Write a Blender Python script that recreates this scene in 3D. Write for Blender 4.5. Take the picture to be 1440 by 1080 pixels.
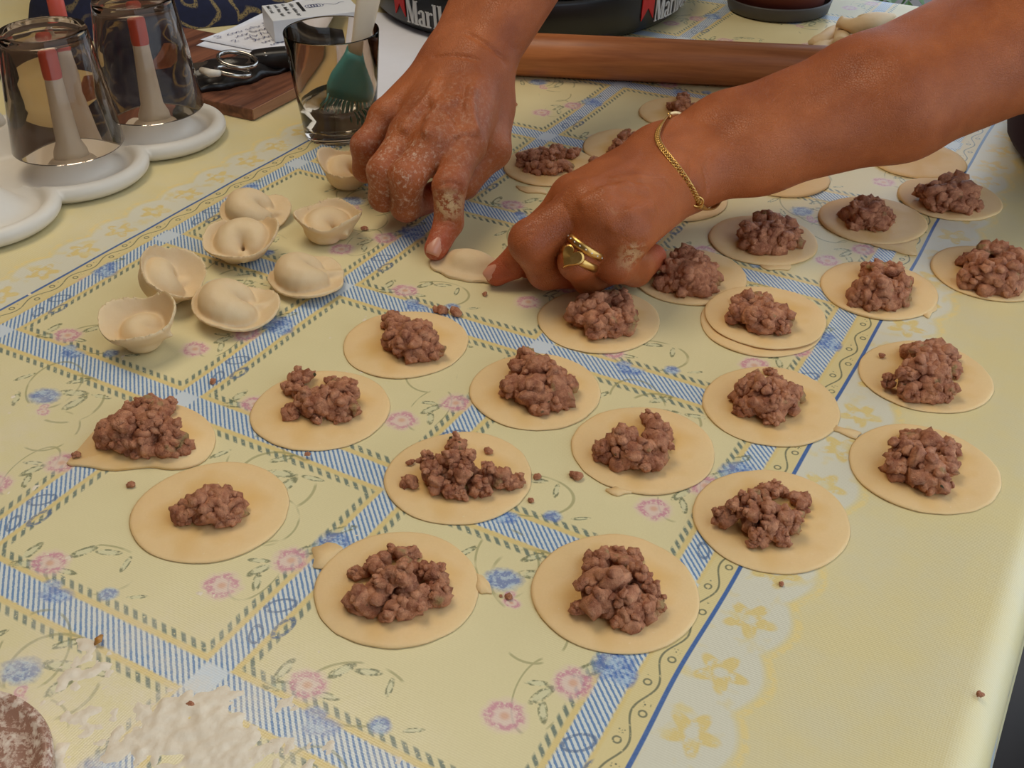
import bpy, bmesh, math, random
import numpy as np
from mathutils import Vector, Matrix, noise as mnoise

for o in list(bpy.data.objects):
    bpy.data.objects.remove(o, do_unlink=True)
SC = bpy.context.scene
COL = SC.collection
PI = math.pi

# ------------------------------------------------------------------ camera
F_PX, PITCH, ROLL, CAM_H = 1599.55, 0.60156, -0.00482, 0.3649     # table top is z = 0
cd = bpy.data.cameras.new('camera')
cd.sensor_width = 36.0
cd.lens = F_PX / 1440 * 36
cd.clip_start = 0.01
cam = bpy.data.objects.new('camera', cd)
COL.objects.link(cam)
cam.matrix_world = (Matrix.Translation((0, 0, CAM_H)) @ Matrix.Rotation(PI / 2 - PITCH, 4, 'X')
                    @ Matrix.Rotation(ROLL, 4, 'Z'))
SC.camera = cam

# ------------------------------------------------------------------ light
w = bpy.data.worlds.new('world')
SC.world = w
w.use_nodes = True
bgn = w.node_tree.nodes['Background']
bgn.inputs['Color'].default_value = (0.74, 0.86, 1.0, 1)
bgn.inputs['Strength'].default_value = 2.3


def area(name, loc, target, size, power, color):
    d = bpy.data.lights.new(name, 'AREA')
    d.shape = 'SQUARE'
    d.size = size
    d.energy = power
    d.color = color
    o = bpy.data.objects.new(name, d)
    COL.objects.link(o)
    o.location = loc
    o.rotation_euler = (Vector(target) - Vector(loc)).to_track_quat('-Z', 'Y').to_euler()
    return o


area('added_warm_light', (-0.45, 0.95, 1.50), (0.0, 0.6, 0), 0.8, 16, (1.0, 0.87, 0.68))  # added warm main light from above, stands for no seen lamp

SC.view_settings.view_transform = 'Standard'
SC.view_settings.look = 'None'
SC.view_settings.exposure = -0.5
SC.view_settings.gamma = 1.0
SC.view_settings.use_curve_mapping = False

# ------------------------------------------------------------------ helpers
_R = None


def _rot():
    c, s = math.cos(PITCH), math.sin(PITCH)
    R = np.array([[1, 0, 0], [0, -s, -c], [0, c, -s]])
    cr, sr = math.cos(ROLL), math.sin(ROLL)
    return np.array([[cr, -sr, 0], [sr, cr, 0], [0, 0, 1]]) @ R


_R = _rot()
CAM = np.array([0, 0, CAM_H])


def px(x, y, z=0.0):
    """point of the place that lies at height z (metres above the table) in the photo's direction (x, y)"""
    d = np.array([(x - 720) / F_PX, (y - 540) / F_PX, 1.0]) @ _R
    return CAM + d * ((z - CAM_H) / d[2])


def pxmm(x, y, zmm):
    return px(x, y, zmm / 1000)


def ppm(P):
    """photo pixels per metre at P"""
    return F_PX / ((np.asarray(P) - CAM) @ _R[2])


def lin(r, g, b):
    f = lambda c: (c / 255 / 12.92) if c / 255 <= 0.04045 else ((c / 255 + 0.055) / 1.055) ** 2.4
    return (f(r), f(g), f(b), 1.0)


def unit(v):
    v = np.asarray(v, float)
    return v / (np.linalg.norm(v) + 1e-12)


def link_mesh(name, verts, faces, mat=None, parent=None, loc=(0, 0, 0), smooth=True, uv=None, attrs=None):
    me = bpy.data.meshes.new(name)
    V = np.asarray(verts, float) - np.asarray(loc, float)
    me.from_pydata([tuple(v) for v in V] if len(V) < 4000 else V.tolist(), [], faces if isinstance(faces, list) else faces.tolist())
    me.update()
    if smooth:
        me.polygons.foreach_set('use_smooth', [True] * len(me.polygons))
    if uv is not None:
        l = me.uv_layers.new(name='pattern')
        idx = np.empty(len(me.loops), dtype=np.int32)
        me.loops.foreach_get('vertex_index', idx)
        l.data.foreach_set('uv', np.asarray(uv, np.float32)[idx].ravel())
    if attrs:
        for k, a in attrs.items():
            at = me.attributes.new(k, 'FLOAT', 'POINT')
            at.data.foreach_set('value', np.asarray(a, np.float32))
    if mat:
        me.materials.append(mat)
    ob = bpy.data.objects.new(name, me)
    COL.objects.link(ob)
    if parent is not None:
        ob.parent = parent
        # vertices were given in world space: keep them there
        ob.location = np.asarray(loc, float) - np.asarray(world_loc(parent))
    else:
        ob.location = loc
    return ob


def world_loc(o):
    p = np.array(o.location)
    while o.parent is not None:
        o = o.parent
        p = p + np.array(o.location)
    return p


def tag(o, label=None, cat=None, group=None, kind=None):
    if label: o['label'] = label
    if cat: o['category'] = cat
    if group: o['group'] = group
    if kind: o['kind'] = kind
    return o


def empty(name, loc, label=None, cat=None, group=None):
    o = bpy.data.objects.new(name, None)
    COL.objects.link(o)
    o.location = tuple(float(c) for c in loc)
    o.empty_display_size = 0.02
    return tag(o, label, cat, group)


# ---- small mesh makers: each returns (verts ndarray, faces list)
def join(parts):
    V, F, n = [], [], 0
    for v, f in parts:
        v = np.asarray(v, float)
        V.append(v)
        F += [tuple(i + n for i in q) for q in f]
        n += len(v)
    return np.concatenate(V), F


def lathe(profile, seg=48, center=(0, 0, 0), axis=None, up=None):
    """profile: list of (r, z); r = 0 ends are closed"""
    V, F = [], []
    rings = []
    for r, z in profile:
        if r < 1e-6:
            rings.append([len(V)])
            V.append((0, 0, z))
        else:
            s = len(V)
            for k in range(seg):
                a = 2 * PI * k / seg
                V.append((r * math.cos(a), r * math.sin(a), z))
            rings.append(list(range(s, s + seg)))
    for A, B in zip(rings[:-1], rings[1:]):
        if len(A) == 1 and len(B) == 1:
            continue
        for k in range(seg):
            k2 = (k + 1) % seg
            if len(A) == 1:
                F.append((A[0], B[k2], B[k]))
            elif len(B) == 1:
                F.append((A[k], A[k2], B[0]))
            else:
                F.append((A[k], A[k2], B[k2], B[k]))
    V = np.array(V)
    if axis is not None:
        V = V @ frame(axis).T
    return V + np.asarray(center), F


def frame(zdir, hint=(0, 0, 1)):
    z = unit(zdir)
    h = np.asarray(hint, float)
    if abs(z @ unit(h)) > 0.98:
        h = np.array([1.0, 0, 0])
    x = unit(np.cross(h, z))
    y = np.cross(z, x)
    return np.stack([x, y, z], 1)


def tube(pts, rad, seg=8, flat=1.0, closed=False, hint=(0, 0, 1)):
    """sweep of an (optionally flattened) circle along pts; rad scalar or list"""
    pts = np.asarray(pts, float)
    n = len(pts)
    if np.isscalar(rad): rad = [rad] * n
    V, F = [], []
    for i in range(n):
        a = pts[(i - 1) % n] if closed or i > 0 else pts[i]
        b = pts[(i + 1) % n] if closed or i < n - 1 else pts[i]
        fr = frame(b - a, hint)
        for k in range(seg):
            t = 2 * PI * k / seg
            V.append(pts[i] + rad[i] * (math.cos(t) * fr[:, 0] + flat * math.sin(t) * fr[:, 1]))
    for i in range(n if closed else n - 1):
        for k in range(seg):
            k2 = (k + 1) % seg
            j = (i + 1) % n
            F.append((i * seg + k, i * seg + k2, j * seg + k2, j * seg + k))
    if not closed:
        F.append(tuple(reversed(range(seg))))
        F.append(tuple((n - 1) * seg + k for k in range(seg)))
    return np.array(V), F


def box(c, half, R=None, bevel=0.0):
    bm = bmesh.new()
    bmesh.ops.create_cube(bm, size=2)
    for v in bm.verts:
        v.co = Vector((v.co.x * half[0], v.co.y * half[1], v.co.z * half[2]))
    if bevel:
        bmesh.ops.bevel(bm, geom=bm.edges[:], offset=bevel, segments=2, affect='EDGES', profile=0.6)
    V = np.array([v.co[:] for v in bm.verts])
    bm.verts.index_update()
    F = [tuple(v.index for v in f.verts) for f in bm.faces]
    bm.free()
    if R is not None: V = V @ np.asarray(R).T
    return V + np.asarray(c), F


def polygon_plate(outline, z0, z1, inset=0.0):
    """flat plate with thickness from a world (x, y) outline"""
    o = np.asarray(outline, float)
    n = len(o)
    c = o.mean(0)
    ins = o + (c - o) * inset
    V = [(x, y, z0) for x, y in o] + [(x, y, (z0 + z1) / 2) for x, y in o] + [(x, y, z1) for x, y in ins] + [(c[0], c[1], z1), (c[0], c[1], z0)]
    F = []
    for k in range(n):
        k2 = (k + 1) % n
        F += [(k, k2, n + k2, n + k), (n + k, n + k2, 2 * n + k2, 2 * n + k), (2 * n + k, 2 * n + k2, 3 * n), (k2, k, 3 * n + 1)]
    return np.array(V), F


_ico = {}


def ico(sub):
    if sub not in _ico:
        bm = bmesh.new()
        bmesh.ops.create_icosphere(bm, subdivisions=sub, radius=1)
        bm.verts.index_update()
        _ico[sub] = (np.array([v.co[:] for v in bm.verts]), [tuple(v.index for v in f.verts) for f in bm.faces])
        bm.free()
    return _ico[sub]


# ---- vectorised value noise
def _hash(i, j, k, seed):
    h = (i * 374761393 + j * 668265263 + k * 2147483647 + seed * 1274126177) & 0xFFFFFFFF
    h = ((h ^ (h >> 13)) * 1274126177) & 0xFFFFFFFF
    return ((h ^ (h >> 16)) & 0xFFFF) / 65535.0


def vnoise(P, scale, seed=0, octaves=1):
    P = np.asarray(P, float)
    out = np.zeros(len(P))
    amp, tot = 1.0, 0.0
    for o in range(octaves):
        Q = P * scale * (2 ** o) + 100.5
        I = np.floor(Q).astype(np.int64)
        f = Q - I
        f = f * f * (3 - 2 * f)
        r = 0
        for dx in (0, 1):
            for dy in (0, 1):
                for dz in (0, 1):
                    wgt = (f[:, 0] if dx else 1 - f[:, 0]) * (f[:, 1] if dy else 1 - f[:, 1]) * (f[:, 2] if dz else 1 - f[:, 2])
                    r = r + wgt * _hash(I[:, 0] + dx, I[:, 1] + dy, I[:, 2] + dz, seed + o)
        out += amp * (r * 2 - 1)
        tot += amp
        amp *= 0.5
    return out / tot


# ---- implicit surfaces
def smin(a, b, k):
    h = np.maximum(k - np.abs(a - b), 0.0) / k
    return np.minimum(a, b) - h * h * k * 0.25


def cone(P, a, b, ra, rb):
    a = np.asarray(a); b = np.asarray(b)
    ba = b - a
    pa = P - a
    t = np.clip((pa @ ba) / (ba @ ba + 1e-12), 0, 1)
    return np.linalg.norm(pa - t[:, None] * ba, axis=1) - (ra + (rb - ra) * t)


def surface(fn, lo, hi, h):
    """surface nets on a sparse grid; fn takes (n,3) points"""
    lo = np.asarray(lo, float)
    B = 8
    nb = np.ceil((np.asarray(hi) - lo) / (h * B)).astype(int)
    n = nb * B + 1
    g = np.stack(np.meshgrid(*[np.arange(k) for k in nb], indexing='ij'), -1).reshape(-1, 3)
    d = fn(lo + (g * B + B / 2) * h)
    act = g[np.abs(d) < B * h * 1.25]
    V = np.full(n, 1.0)
    # sign of inactive blocks
    for gb in g[d < -B * h * 1.25]:
        s = gb * B
        V[s[0]:s[0] + B + 1, s[1]:s[1] + B + 1, s[2]:s[2] + B + 1] = -1.0
    M = np.zeros(n, bool)
    for gb in act:
        s = gb * B
        M[s[0]:s[0] + B + 1, s[1]:s[1] + B + 1, s[2]:s[2] + B + 1] = True
    idx = np.argwhere(M)
    vals = np.empty(len(idx))
    for s in range(0, len(idx), 400000):
        vals[s:s + 400000] = fn(lo + idx[s:s + 400000] * h)
    V[M] = vals
    S = V < 0
    c = np.zeros(tuple(k - 1 for k in n), int)
    for dx in (0, 1):
        for dy in (0, 1):
            for dz in (0, 1):
                c += S[dx:n[0] - 1 + dx, dy:n[1] - 1 + dy, dz:n[2] - 1 + dz]
    cells = np.argwhere((c > 0) & (c < 8))
    vid = np.full(c.shape, -1)
    vid[tuple(cells.T)] = np.arange(len(cells))
    acc = np.zeros((len(cells), 3))
    cnt = np.zeros(len(cells))
    corners = [np.array((dx, dy, dz)) for dx in (0, 1) for dy in (0, 1) for dz in (0, 1)]
    for i in range(8):
        for j in range(i + 1, 8):
            if np.abs(corners[i] - corners[j]).sum() != 1: continue
            a = V[tuple((cells + corners[i]).T)]
            b = V[tuple((cells + corners[j]).T)]
            m = (a < 0) != (b < 0)
            t = np.where(m, a / np.where(m, a - b, 1), 0)
            acc[m] += (corners[i] + t[:, None] * (corners[j] - corners[i]))[m]
            cnt[m] += 1
    verts = lo + (cells + acc / cnt[:, None]) * h
    faces = []
    for ax in range(3):
        u, v = (ax + 1) % 3, (ax + 2) % 3
        sl0 = [slice(None)] * 3; sl1 = [slice(None)] * 3
        sl0[ax] = slice(0, n[ax] - 1); sl1[ax] = slice(1, n[ax])
        a, b = S[tuple(sl0)], S[tuple(sl1)]
        e = np.argwhere(a != b)
        e = e[(e[:, u] > 0) & (e[:, v] > 0) & (e[:, u] < n[u] - 1) & (e[:, v] < n[v] - 1)]
        flip = a[tuple(e.T)]
        du = np.zeros(3, int); du[u] = 1
        dv = np.zeros(3, int); dv[v] = 1
        q = np.stack([vid[tuple((e - du - dv).T)], vid[tuple((e - dv).T)], vid[tuple(e.T)], vid[tuple((e - du).T)]], 1)
        q[~flip] = q[~flip][:, ::-1]
        faces.append(q)
    return verts, np.concatenate(faces)


def relax(V, F, it=2, lam=0.5):
    F = np.asarray(F)
    V = np.array(V)
    for _ in range(it):
        acc = np.zeros_like(V); cnt = np.zeros(len(V))
        for k in range(4):
            a, b = F[:, k], F[:, (k + 1) % 4]
            np.add.at(acc, a, V[b]); np.add.at(acc, b, V[a])
            np.add.at(cnt, a, 1); np.add.at(cnt, b, 1)
        V = V * (1 - lam) + lam * acc / cnt[:, None]
    return V


# ------------------------------------------------------------------ node helper
class NT:
    def __init__(s, name):
        s.mat = bpy.data.materials.new(name)
        s.mat.use_nodes = True
        s.t = s.mat.node_tree
        s.t.nodes.clear()
        s.out = s.t.nodes.new('ShaderNodeOutputMaterial')
        s.b = s.t.nodes.new('ShaderNodeBsdfPrincipled')
        s.t.links.new(s.b.outputs[0], s.out.inputs[0])

    def put(s, sock, v):
        if v is None: return
        if hasattr(v, 'is_linked') or isinstance(v, bpy.types.NodeSocket):
            s.t.links.new(v, sock)
        else:
            sock.default_value = v

    def m(s, op, a, b=None, c=None, clamp=False):
        n = s.t.nodes.new('ShaderNodeMath')
        n.operation = op
        n.use_clamp = clamp
        for i, v in enumerate((a, b, c)): s.put(n.inputs[i], v)
        return n.outputs[0]

    def v(s, op, a, b=None, c=None):
        n = s.t.nodes.new('ShaderNodeVectorMath')
        n.operation = op
        for i, x in enumerate((a, b, c)): s.put(n.inputs[i], x)
        return n.outputs['Value'] if op in ('LENGTH', 'DOT_PRODUCT', 'DISTANCE') else n.outputs[0]

    def mix(s, f, a, b, blend='MIX'):
        n = s.t.nodes.new('ShaderNodeMix')
        n.data_type = 'RGBA'
        n.blend_type = blend
        s.put(n.inputs[0], f)
        s.put(n.inputs[6], a)
        s.put(n.inputs[7], b)
        return n.outputs[2]

    def noise(s, vec, scale, detail=2.0, rough=0.5, dist=0.0, color=False):
        n = s.t.nodes.new('ShaderNodeTexNoise')
        s.put(n.inputs['Vector'], vec)
        n.inputs['Scale'].default_value = scale
        n.inputs['Detail'].default_value = detail
        n.inputs['Roughness'].default_value = rough
        n.inputs['Distortion'].default_value = dist
        return n.outputs['Color' if color else 'Fac']

    def voronoi(s, vec, scale, feature='F1', out='Distance', rnd=1.0):
        n = s.t.nodes.new('ShaderNodeTexVoronoi')
        n.feature = feature
        s.put(n.inputs['Vector'], vec)
        n.inputs['Scale'].default_value = scale
        n.inputs['Randomness'].default_value = rnd
        return n.outputs[out]

    def rng(s, v, a, b, c=0.0, d=1.0, smooth=False):
        n = s.t.nodes.new('ShaderNodeMapRange')
        if smooth: n.interpolation_type = 'SMOOTHSTEP'
        s.put(n.inputs[0], v)
        for i, x in enumerate((a, b, c, d)): s.put(n.inputs[1 + i], x)
        return n.outputs[0]

    def coord(s, which='Object'):
        return s.t.nodes.new('ShaderNodeTexCoord').outputs[which]

    def attr(s, name, out='Fac'):
        n = s.t.nodes.new('ShaderNodeAttribute')
        n.attribute_name = name
        return n.outputs[out]

    def xyz(s, v):
        n = s.t.nodes.new('ShaderNodeSeparateXYZ')
        s.put(n.inputs[0], v)
        return n.outputs

    def comb(s, x, y, z=0.0):
        n = s.t.nodes.new('ShaderNodeCombineXYZ')
        for i, q in enumerate((x, y, z)): s.put(n.inputs[i], q)
        return n.outputs[0]

    def mapping(s, v, loc=(0, 0, 0), rot=(0, 0, 0), scale=(1, 1, 1), typ='TEXTURE'):
        n = s.t.nodes.new('ShaderNodeMapping')
        n.vector_type = typ
        s.put(n.inputs[0], v)
        n.inputs[1].default_value = loc
        n.inputs[2].default_value = rot
        n.inputs[3].default_value = scale
        return n.outputs[0]

    def bump(s, h, strength=0.3, dist=0.001):
        n = s.t.nodes.new('ShaderNodeBump')
        n.inputs['Strength'].default_value = strength
        n.inputs['Distance'].default_value = dist
        s.put(n.inputs['Height'], h)
        s.put(s.b.inputs['Normal'], n.outputs[0])

    def set(s, **k):
        for a, v in k.items():
            s.put(s.b.inputs[a.replace('_', ' ')], v)
        return s.mat


def plain(name, col, rough=0.5, metal=0.0, spec=0.5, var=0.12, scale=60.0, bump=0.0):
    """procedural material: base colour with a little grain"""
    t = NT(name)
    n = t.noise(t.coord(), scale, 3)
    c = t.mix(n, tuple(x * (1 - var) for x in col[:3]) + (1,), tuple(min(1, x * (1 + var)) for x in col[:3]) + (1,))
    if bump: t.bump(n, bump, 0.0008)
    return t.set(Base_Color=c, Roughness=rough, Metallic=metal, Specular_IOR_Level=spec)


def glass(name, col, rough=0.02, ior=1.45):
    t = NT(name)
    n = t.noise(t.coord(), 30, 2)
    c = t.mix(n, tuple(x * 0.96 for x in col[:3]) + (1,), col)
    return t.set(Base_Color=c, Roughness=rough, IOR=ior, Transmission_Weight=1.0)

# ------------------------------------------------------------------ the cloth's print (A across, B along, one unit = one printed square)
ORG = np.array([-0.31290, 0.58991])
ROT = -0.51808
SA, SB = 0.14826, 0.14471
ADIR = np.array([math.cos(ROT), math.sin(ROT), 0])
BDIR = np.array([-math.sin(ROT), math.cos(ROT), 0])


def ab(A, B, z=0.0):
    return np.array([ORG[0], ORG[1], z]) + ADIR * A * SA + BDIR * B * SB


def cloth_material():
    t = NT('printed_oilcloth')
    uvn = t.t.nodes.new('ShaderNodeUVMap')
    uvn.uv_map = 'pattern'
    uv0 = uvn.outputs[0]
    # the print is slightly uneven, as on a cloth that has slid a little
    wob = t.noise(uv0, 1.1, 1, color=True)
    uv = t.v('ADD', uv0, t.v('MULTIPLY', t.v('SUBTRACT', wob, (0.5, 0.5, 0.5)), (0.05, 0.03, 0)))
    A, B, _ = t.xyz(uv)
    fine = t.noise(uv, 90, 2, 0.6)           # ink grain
    med = t.noise(uv, 26, 3, 0.6)
    frac = lambda x: t.m('SUBTRACT', t.m('FRACT', t.m('ADD', x, 0.5)), 0.5)
    ab_ = lambda x: t.m('ABSOLUTE', x)
    lt = lambda x, e, s=0.004: t.rng(x, t_(e + s), t_(e - s), 0, 1)
    t_ = lambda x: x
    mul = lambda *a: __import__('functools').reduce(lambda p, q: t.m('MULTIPLY', p, q), a)
    mx = lambda *a: __import__('functools').reduce(lambda p, q: t.m('MAXIMUM', p, q), a)
    inv = lambda x: t.m('SUBTRACT', 1.0, x)
    M = ab_(t.m('SUBTRACT', A, 1.5))           # both side borders mirror each other
    Mw = t.m('MINIMUM', M, ab_(t.m('SUBTRACT', A, 5.6)))   # the print starts again on the hanging sides
    quilt = lt(Mw, 1.555)
    fa, fb = frac(A), frac(B)
    aa, bb = ab_(fa), ab_(fb)
    jag = t.m('MULTIPLY', t.m('SUBTRACT', fine, 0.5), 0.012)
    bandA = lt(t.m('ADD', aa, jag), 0.042)
    bandB = lt(t.m('ADD', bb, jag), 0.052)
    cross = mul(bandA, bandB)
    band = mx(bandA, bandB)
    diag = t.m('ADD', A, B)
    st = ab_(frac(t.m('MULTIPLY', diag, 46.0)))
    stripe = t.rng(t.m('ADD', st, t.m('MULTIPLY', t.m('SUBTRACT', fine, 0.5), 0.35)), 0.27, 0.17, 0, 1)
    dash = lt(ab_(frac(t.m('MULTIPLY', diag, 27.0))), 0.24, 0.08)
    dotA = mul(lt(ab_(t.m('SUBTRACT', aa, 0.074)), 0.0125), t.rng(bb, 0.075, 0.085))
    dotB = mul(lt(ab_(t.m('SUBTRACT', bb, 0.088)), 0.0140), t.rng(aa, 0.066, 0.076))
    dots = mul(mx(dotA, dotB), dash, t.rng(fine, 0.30, 0.42))
    rim = mx(lt(aa, 0.062), lt(bb, 0.074))     # deeper yellow beside the bands
    # colours of the print
    ground = t.mix(t.noise(uv, 5, 3), lin(224, 210, 160), lin(232, 218, 170))
    ground = t.mix(t.m('MULTIPLY', t.noise(uv, 160, 2), 0.35), ground, lin(204, 188, 134))
    rimc = lin(222, 194, 120)
    col = t.mix(mul(rim, 0.75), ground, rimc)
    bandc = t.mix(stripe, lin(216, 220, 214), lin(102, 137, 178))
    bandc = t.mix(cross, bandc, lin(206, 214, 218))
    col = t.mix(band, col, bandc)
    col = t.mix(mul(dots, 0.9), col, lin(92, 112, 104))

    # flowers, repeated once per square
    def el(cx, cy, rx, ry, rot=0.0):
        """squared-free distance field of one printed ellipse (1 at its edge)"""
        d = t.v('WRAP', t.v('SUBTRACT', uv, (cx, cy, 0)), (0.5, 0.5, 0.5), (-0.5, -0.5, -0.5))
        d = t.mapping(d, rot=(0, 0, rot), scale=(rx, ry, 1))
        return t.v('LENGTH', t.v('MULTIPLY', d, (1, 1, 0)))

    def fill(d, soft=0.25, amp=0.7):
        return t.rng(t.m('ADD', d, t.m('MULTIPLY', t.m('SUBTRACT', med, 0.5), amp)), 1.0 + soft, 1.0 - soft)

    def ring(d, wd):
        return lt(ab_(t.m('SUBTRACT', d, 1.0)), wd, wd * 0.4)

    leaves, dark, pale = [], [], []
    for (cx, cy, r, rot, k) in [(.200, .085, .050, .5, 1.0), (.170, .135, .045, 1.6, 1.0), (.330, .120, .040, .2, .8), (.315, .215, .045, 1.1, 1.0),
                                (.385, .250, .040, .4, .9), (.47, .235, .035, 1.9, .8), (.605, .145, .03, .6, .7),
                                (.845, .425, .045, 1.2, 1.0), (.872, .375, .040, 2.1, .9), (.815, .455, .035, .4, .8), (.925, .575, .06, 1.0, 1.0),
                                (.610, .835, .055, .4, 1.0), (.665, .790, .055, 1.5, 1.0), (.565, .905, .045, .9, .9), (.450, .700, .045, 2.2, .8),
                                (.720, .870, .040, .2, .8), (.36, .82, .04, 1.2, .8), (.955, .70, .05, .9, .9)]:
        d = el(cx, cy, r * .82, r * 0.30 * k, rot)
        pale.append(fill(d, 0.2, 0.3))
        leaves.append(ring(d, 0.30))
    for (cx, cy, rx, ry, rot) in [(.40, .17, .15, .11, .3), (.62, .80, .13, .16, .9), (.84, .42, .07, .14, .2), (.50, .84, .16, .10, 2.2), (.72, .62, .10, .12, .5)]:
        d = el(cx, cy, rx, ry, rot)
        dark.append(mul(ring(d, 0.035), t.rng(t.noise(uv, 7, 1), 0.47, 0.53)))
    lm = mul(mx(*pale), 0.30)
    col = t.mix(lm, col, lin(196, 206, 176))
    grain = t.rng(fine, 0.33, 0.5)
    col = t.mix(mul(mx(*leaves), grain, t.rng(t.noise(uv, 34, 2), .40, .52), 0.8), col, lin(92, 100, 66))
    col = t.mix(mul(mx(*dark), 0.6), col, lin(140, 136, 86))
    pinks = [el(.262, .125, .060, .052), el(.790, .310, .058, .055), el(.902, .505, .056, .056), el(.605, .690, .030, .022), el(.585, .715, .018, .022)]
    pk = mx(*[fill(d) for d in pinks])
    pin_ = __import__('functools').reduce(lambda p, q: t.m('MINIMUM', p, q), pinks)
    col = t.mix(mul(pk, 0.7), col, lin(226, 196, 190))
    edge = mul(pk, t.rng(t.m('ADD', ab_(t.m('SUBTRACT', pin_, 0.72)), t.m('MULTIPLY', t.m('SUBTRACT', med, 0.5), 1.0)), 0.28, 0.08), t.rng(fine, 0.36, 0.52))
    col = t.mix(mul(edge, 0.6), col, lin(196, 92, 132))
    core = mul(pk, lt(pin_, 0.22, 0.1))
    col = t.mix(mul(core, 0.6), col, lin(214, 150, 110))
    blues = [el(.530, .765, .058, .048, .3), el(.385, .030, .050, .030, .4), el(.345, .055, .032, .026), el(.520, .112, .030, .028), el(.972, .625, .055, .060), el(.02, .60, .035, .04)]
    bl = mx(*[fill(d) for d in blues])
    bmin = __import__('functools').reduce(lambda p, q: t.m('MINIMUM', p, q), blues)
    bcol = t.mix(t.rng(t.m('ADD', med, t.m('MULTIPLY', t.m('SUBTRACT', fine, 0.5), 0.8)), 0.42, 0.60), lin(70, 110, 178), lin(168, 192, 214))
    col = t.mix(mul(bl, 0.78), col, bcol)
    # small strokes across the long bands
    stro = [ring(el(0.0, .33, .045, .025, .8), 0.16), ring(el(.01, .20, .035, .018, 2.0), 0.2), ring(el(.065, .26, .04, .02, 1.5), 0.25)]
    col = t.mix(mul(mx(*stro), grain, 0.8), col, lin(78, 104, 140))

    # side border: scroll line, small dots, blue line, lace
    plainc = t.mix(t.rng(t.noise(uv, 3.0, 4, 0.7), 0.4, 0.65), lin(226, 210, 156), lin(222, 210, 168))
    plainc = t.mix(t.m('MULTIPLY', t.noise(uv, 150, 2), 0.3), plainc, lin(208, 186, 128))
    # lace flowers
    lb = t.m('DIVIDE', t.m('ADD', B, 0.017), 0.239)
    ly = t.m('MULTIPLY', frac(lb), 0.239)
    lx = t.m('SUBTRACT', M, 1.745)
    lr = t.m('SQRT', t.m('ADD', t.m('MULTIPLY', lx, lx), t.m('MULTIPLY', ly, ly)))
    th = t.m('ARCTAN2', ly, lx)
    petal = t.m('MULTIPLY', t.m('ADD', 1.0, t.m('MULTIPLY', t.m('COSINE', t.m('MULTIPLY', th, 5.0)), 0.32)), 0.060)
    fl = mul(t.rng(t.m('SUBTRACT', lr, petal), 0.008, -0.006), t.rng(lr, 0.014, 0.024))
    scal = t.m('ADD', 1.812, t.m('MULTIPLY', ab_(t.m('COSINE', t.m('MULTIPLY', lb, PI))), 0.045))
    inlace = t.rng(t.m('SUBTRACT', M, scal), 0.012, -0.004)
    lace = t.mix(mul(fl, t.rng(med, 0.35, 0.5)), lin(218, 212, 188), lin(224, 200, 132))
    edg = mul(lt(ab_(t.m('SUBTRACT', t.m('SUBTRACT', M, scal), 0.028)), 0.012, 0.006), t.rng(med, 0.4, 0.55))
    side = t.mix(mul(edg, 0.6), plainc, lin(236, 208, 128))
    side = t.mix(mul(inlace, t.rng(t.noise(uv, 12, 2), 0.30, 0.45)), side, lace)
    sc_ = mul(lt(M, 1.635, 0.003))
    scr = t.mix(0.4, ground, rimc)
    wave = t.m('ADD', 1.596, t.m('MULTIPLY', t.m('SINE', t.m('MULTIPLY', B, 2 * PI / 0.222)), 0.017))
    ln = lt(ab_(t.m('SUBTRACT', M, wave)), 0.0032, 0.0015)
    cb = t.m('SUBTRACT', t.m('FRACT', t.m('DIVIDE', B, 0.111)), 0.5)
    sg = t.m('SUBTRACT', t.m('MULTIPLY', t.m('GREATER_THAN', t.m('FRACT', t.m('DIVIDE', B, 0.222)), 0.5), 2.0), 1.0)
    off = t.m('SUBTRACT', t.m('SUBTRACT', M, 1.596), t.m('MULTIPLY', sg, 0.014))
    cy = t.m('MULTIPLY', cb, 0.111)
    rr = t.m('SQRT', t.m('ADD', t.m('MULTIPLY', off, off), t.m('MULTIPLY', cy, cy)))
    curl = lt(ab_(t.m('SUBTRACT', rr, 0.0105)), 0.0028, 0.0014)
    d3 = mul(lt(ab_(t.m('SUBTRACT', cy, 0.035)), 0.010, 0.003), lt(ab_(off), 0.010, 0.004), t.rng(t.voronoi(uv, 95), 0.35, 0.25))
    ink = mul(mx(ln, curl, d3), t.rng(fine, 0.28, 0.4))
    scr = t.mix(mul(ink, 0.85), scr, lin(92, 98, 78))
    blue = mul(t.rng(M, 1.633, 1.636), lt(M, 1.648, 0.0015))
    side = t.mix(sc_, side, scr)
    side = t.mix(blue, side, t.mix(fine, lin(50, 84, 140), lin(86, 122, 176)))
    side = t.mix(t.rng(M, 3.55, 3.5), plainc, side)
    col = t.mix(quilt, side, col)
    # thin dusting of flour around the spill
    dx = t.v('LENGTH', t.v('MULTIPLY', t.v('SUBTRACT', uv0, (2.05, -1.28, 0)), (.85, 1.5, 0)))
    dx2 = t.v('LENGTH', t.v('MULTIPLY', t.v('SUBTRACT', uv0, (.55, -.55, 0)), (1.1, 1.3, 0)))
    reg = mx(t.rng(dx, .95, .25), mul(t.rng(dx2, .7, .2), .55))
    dust = mul(reg, t.rng(t.m('ADD', t.m('MULTIPLY', t.noise(uv, 9, 4, .65), .7), t.m('MULTIPLY', t.noise(uv, 70, 3, .7), .3)), .42, .62))
    col = t.mix(mul(dust, .62), col, lin(228, 214, 190))
    # weave
    P = t.v('MULTIPLY', uv0, (SA, SB, 0))
    X, Y, _ = t.xyz(P)
    wv = t.m('ADD', t.m('SINE', t.m('MULTIPLY', X, 2 * PI / 0.0011)), t.m('SINE', t.m('MULTIPLY', Y, 2 * PI / 0.0011)))
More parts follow.
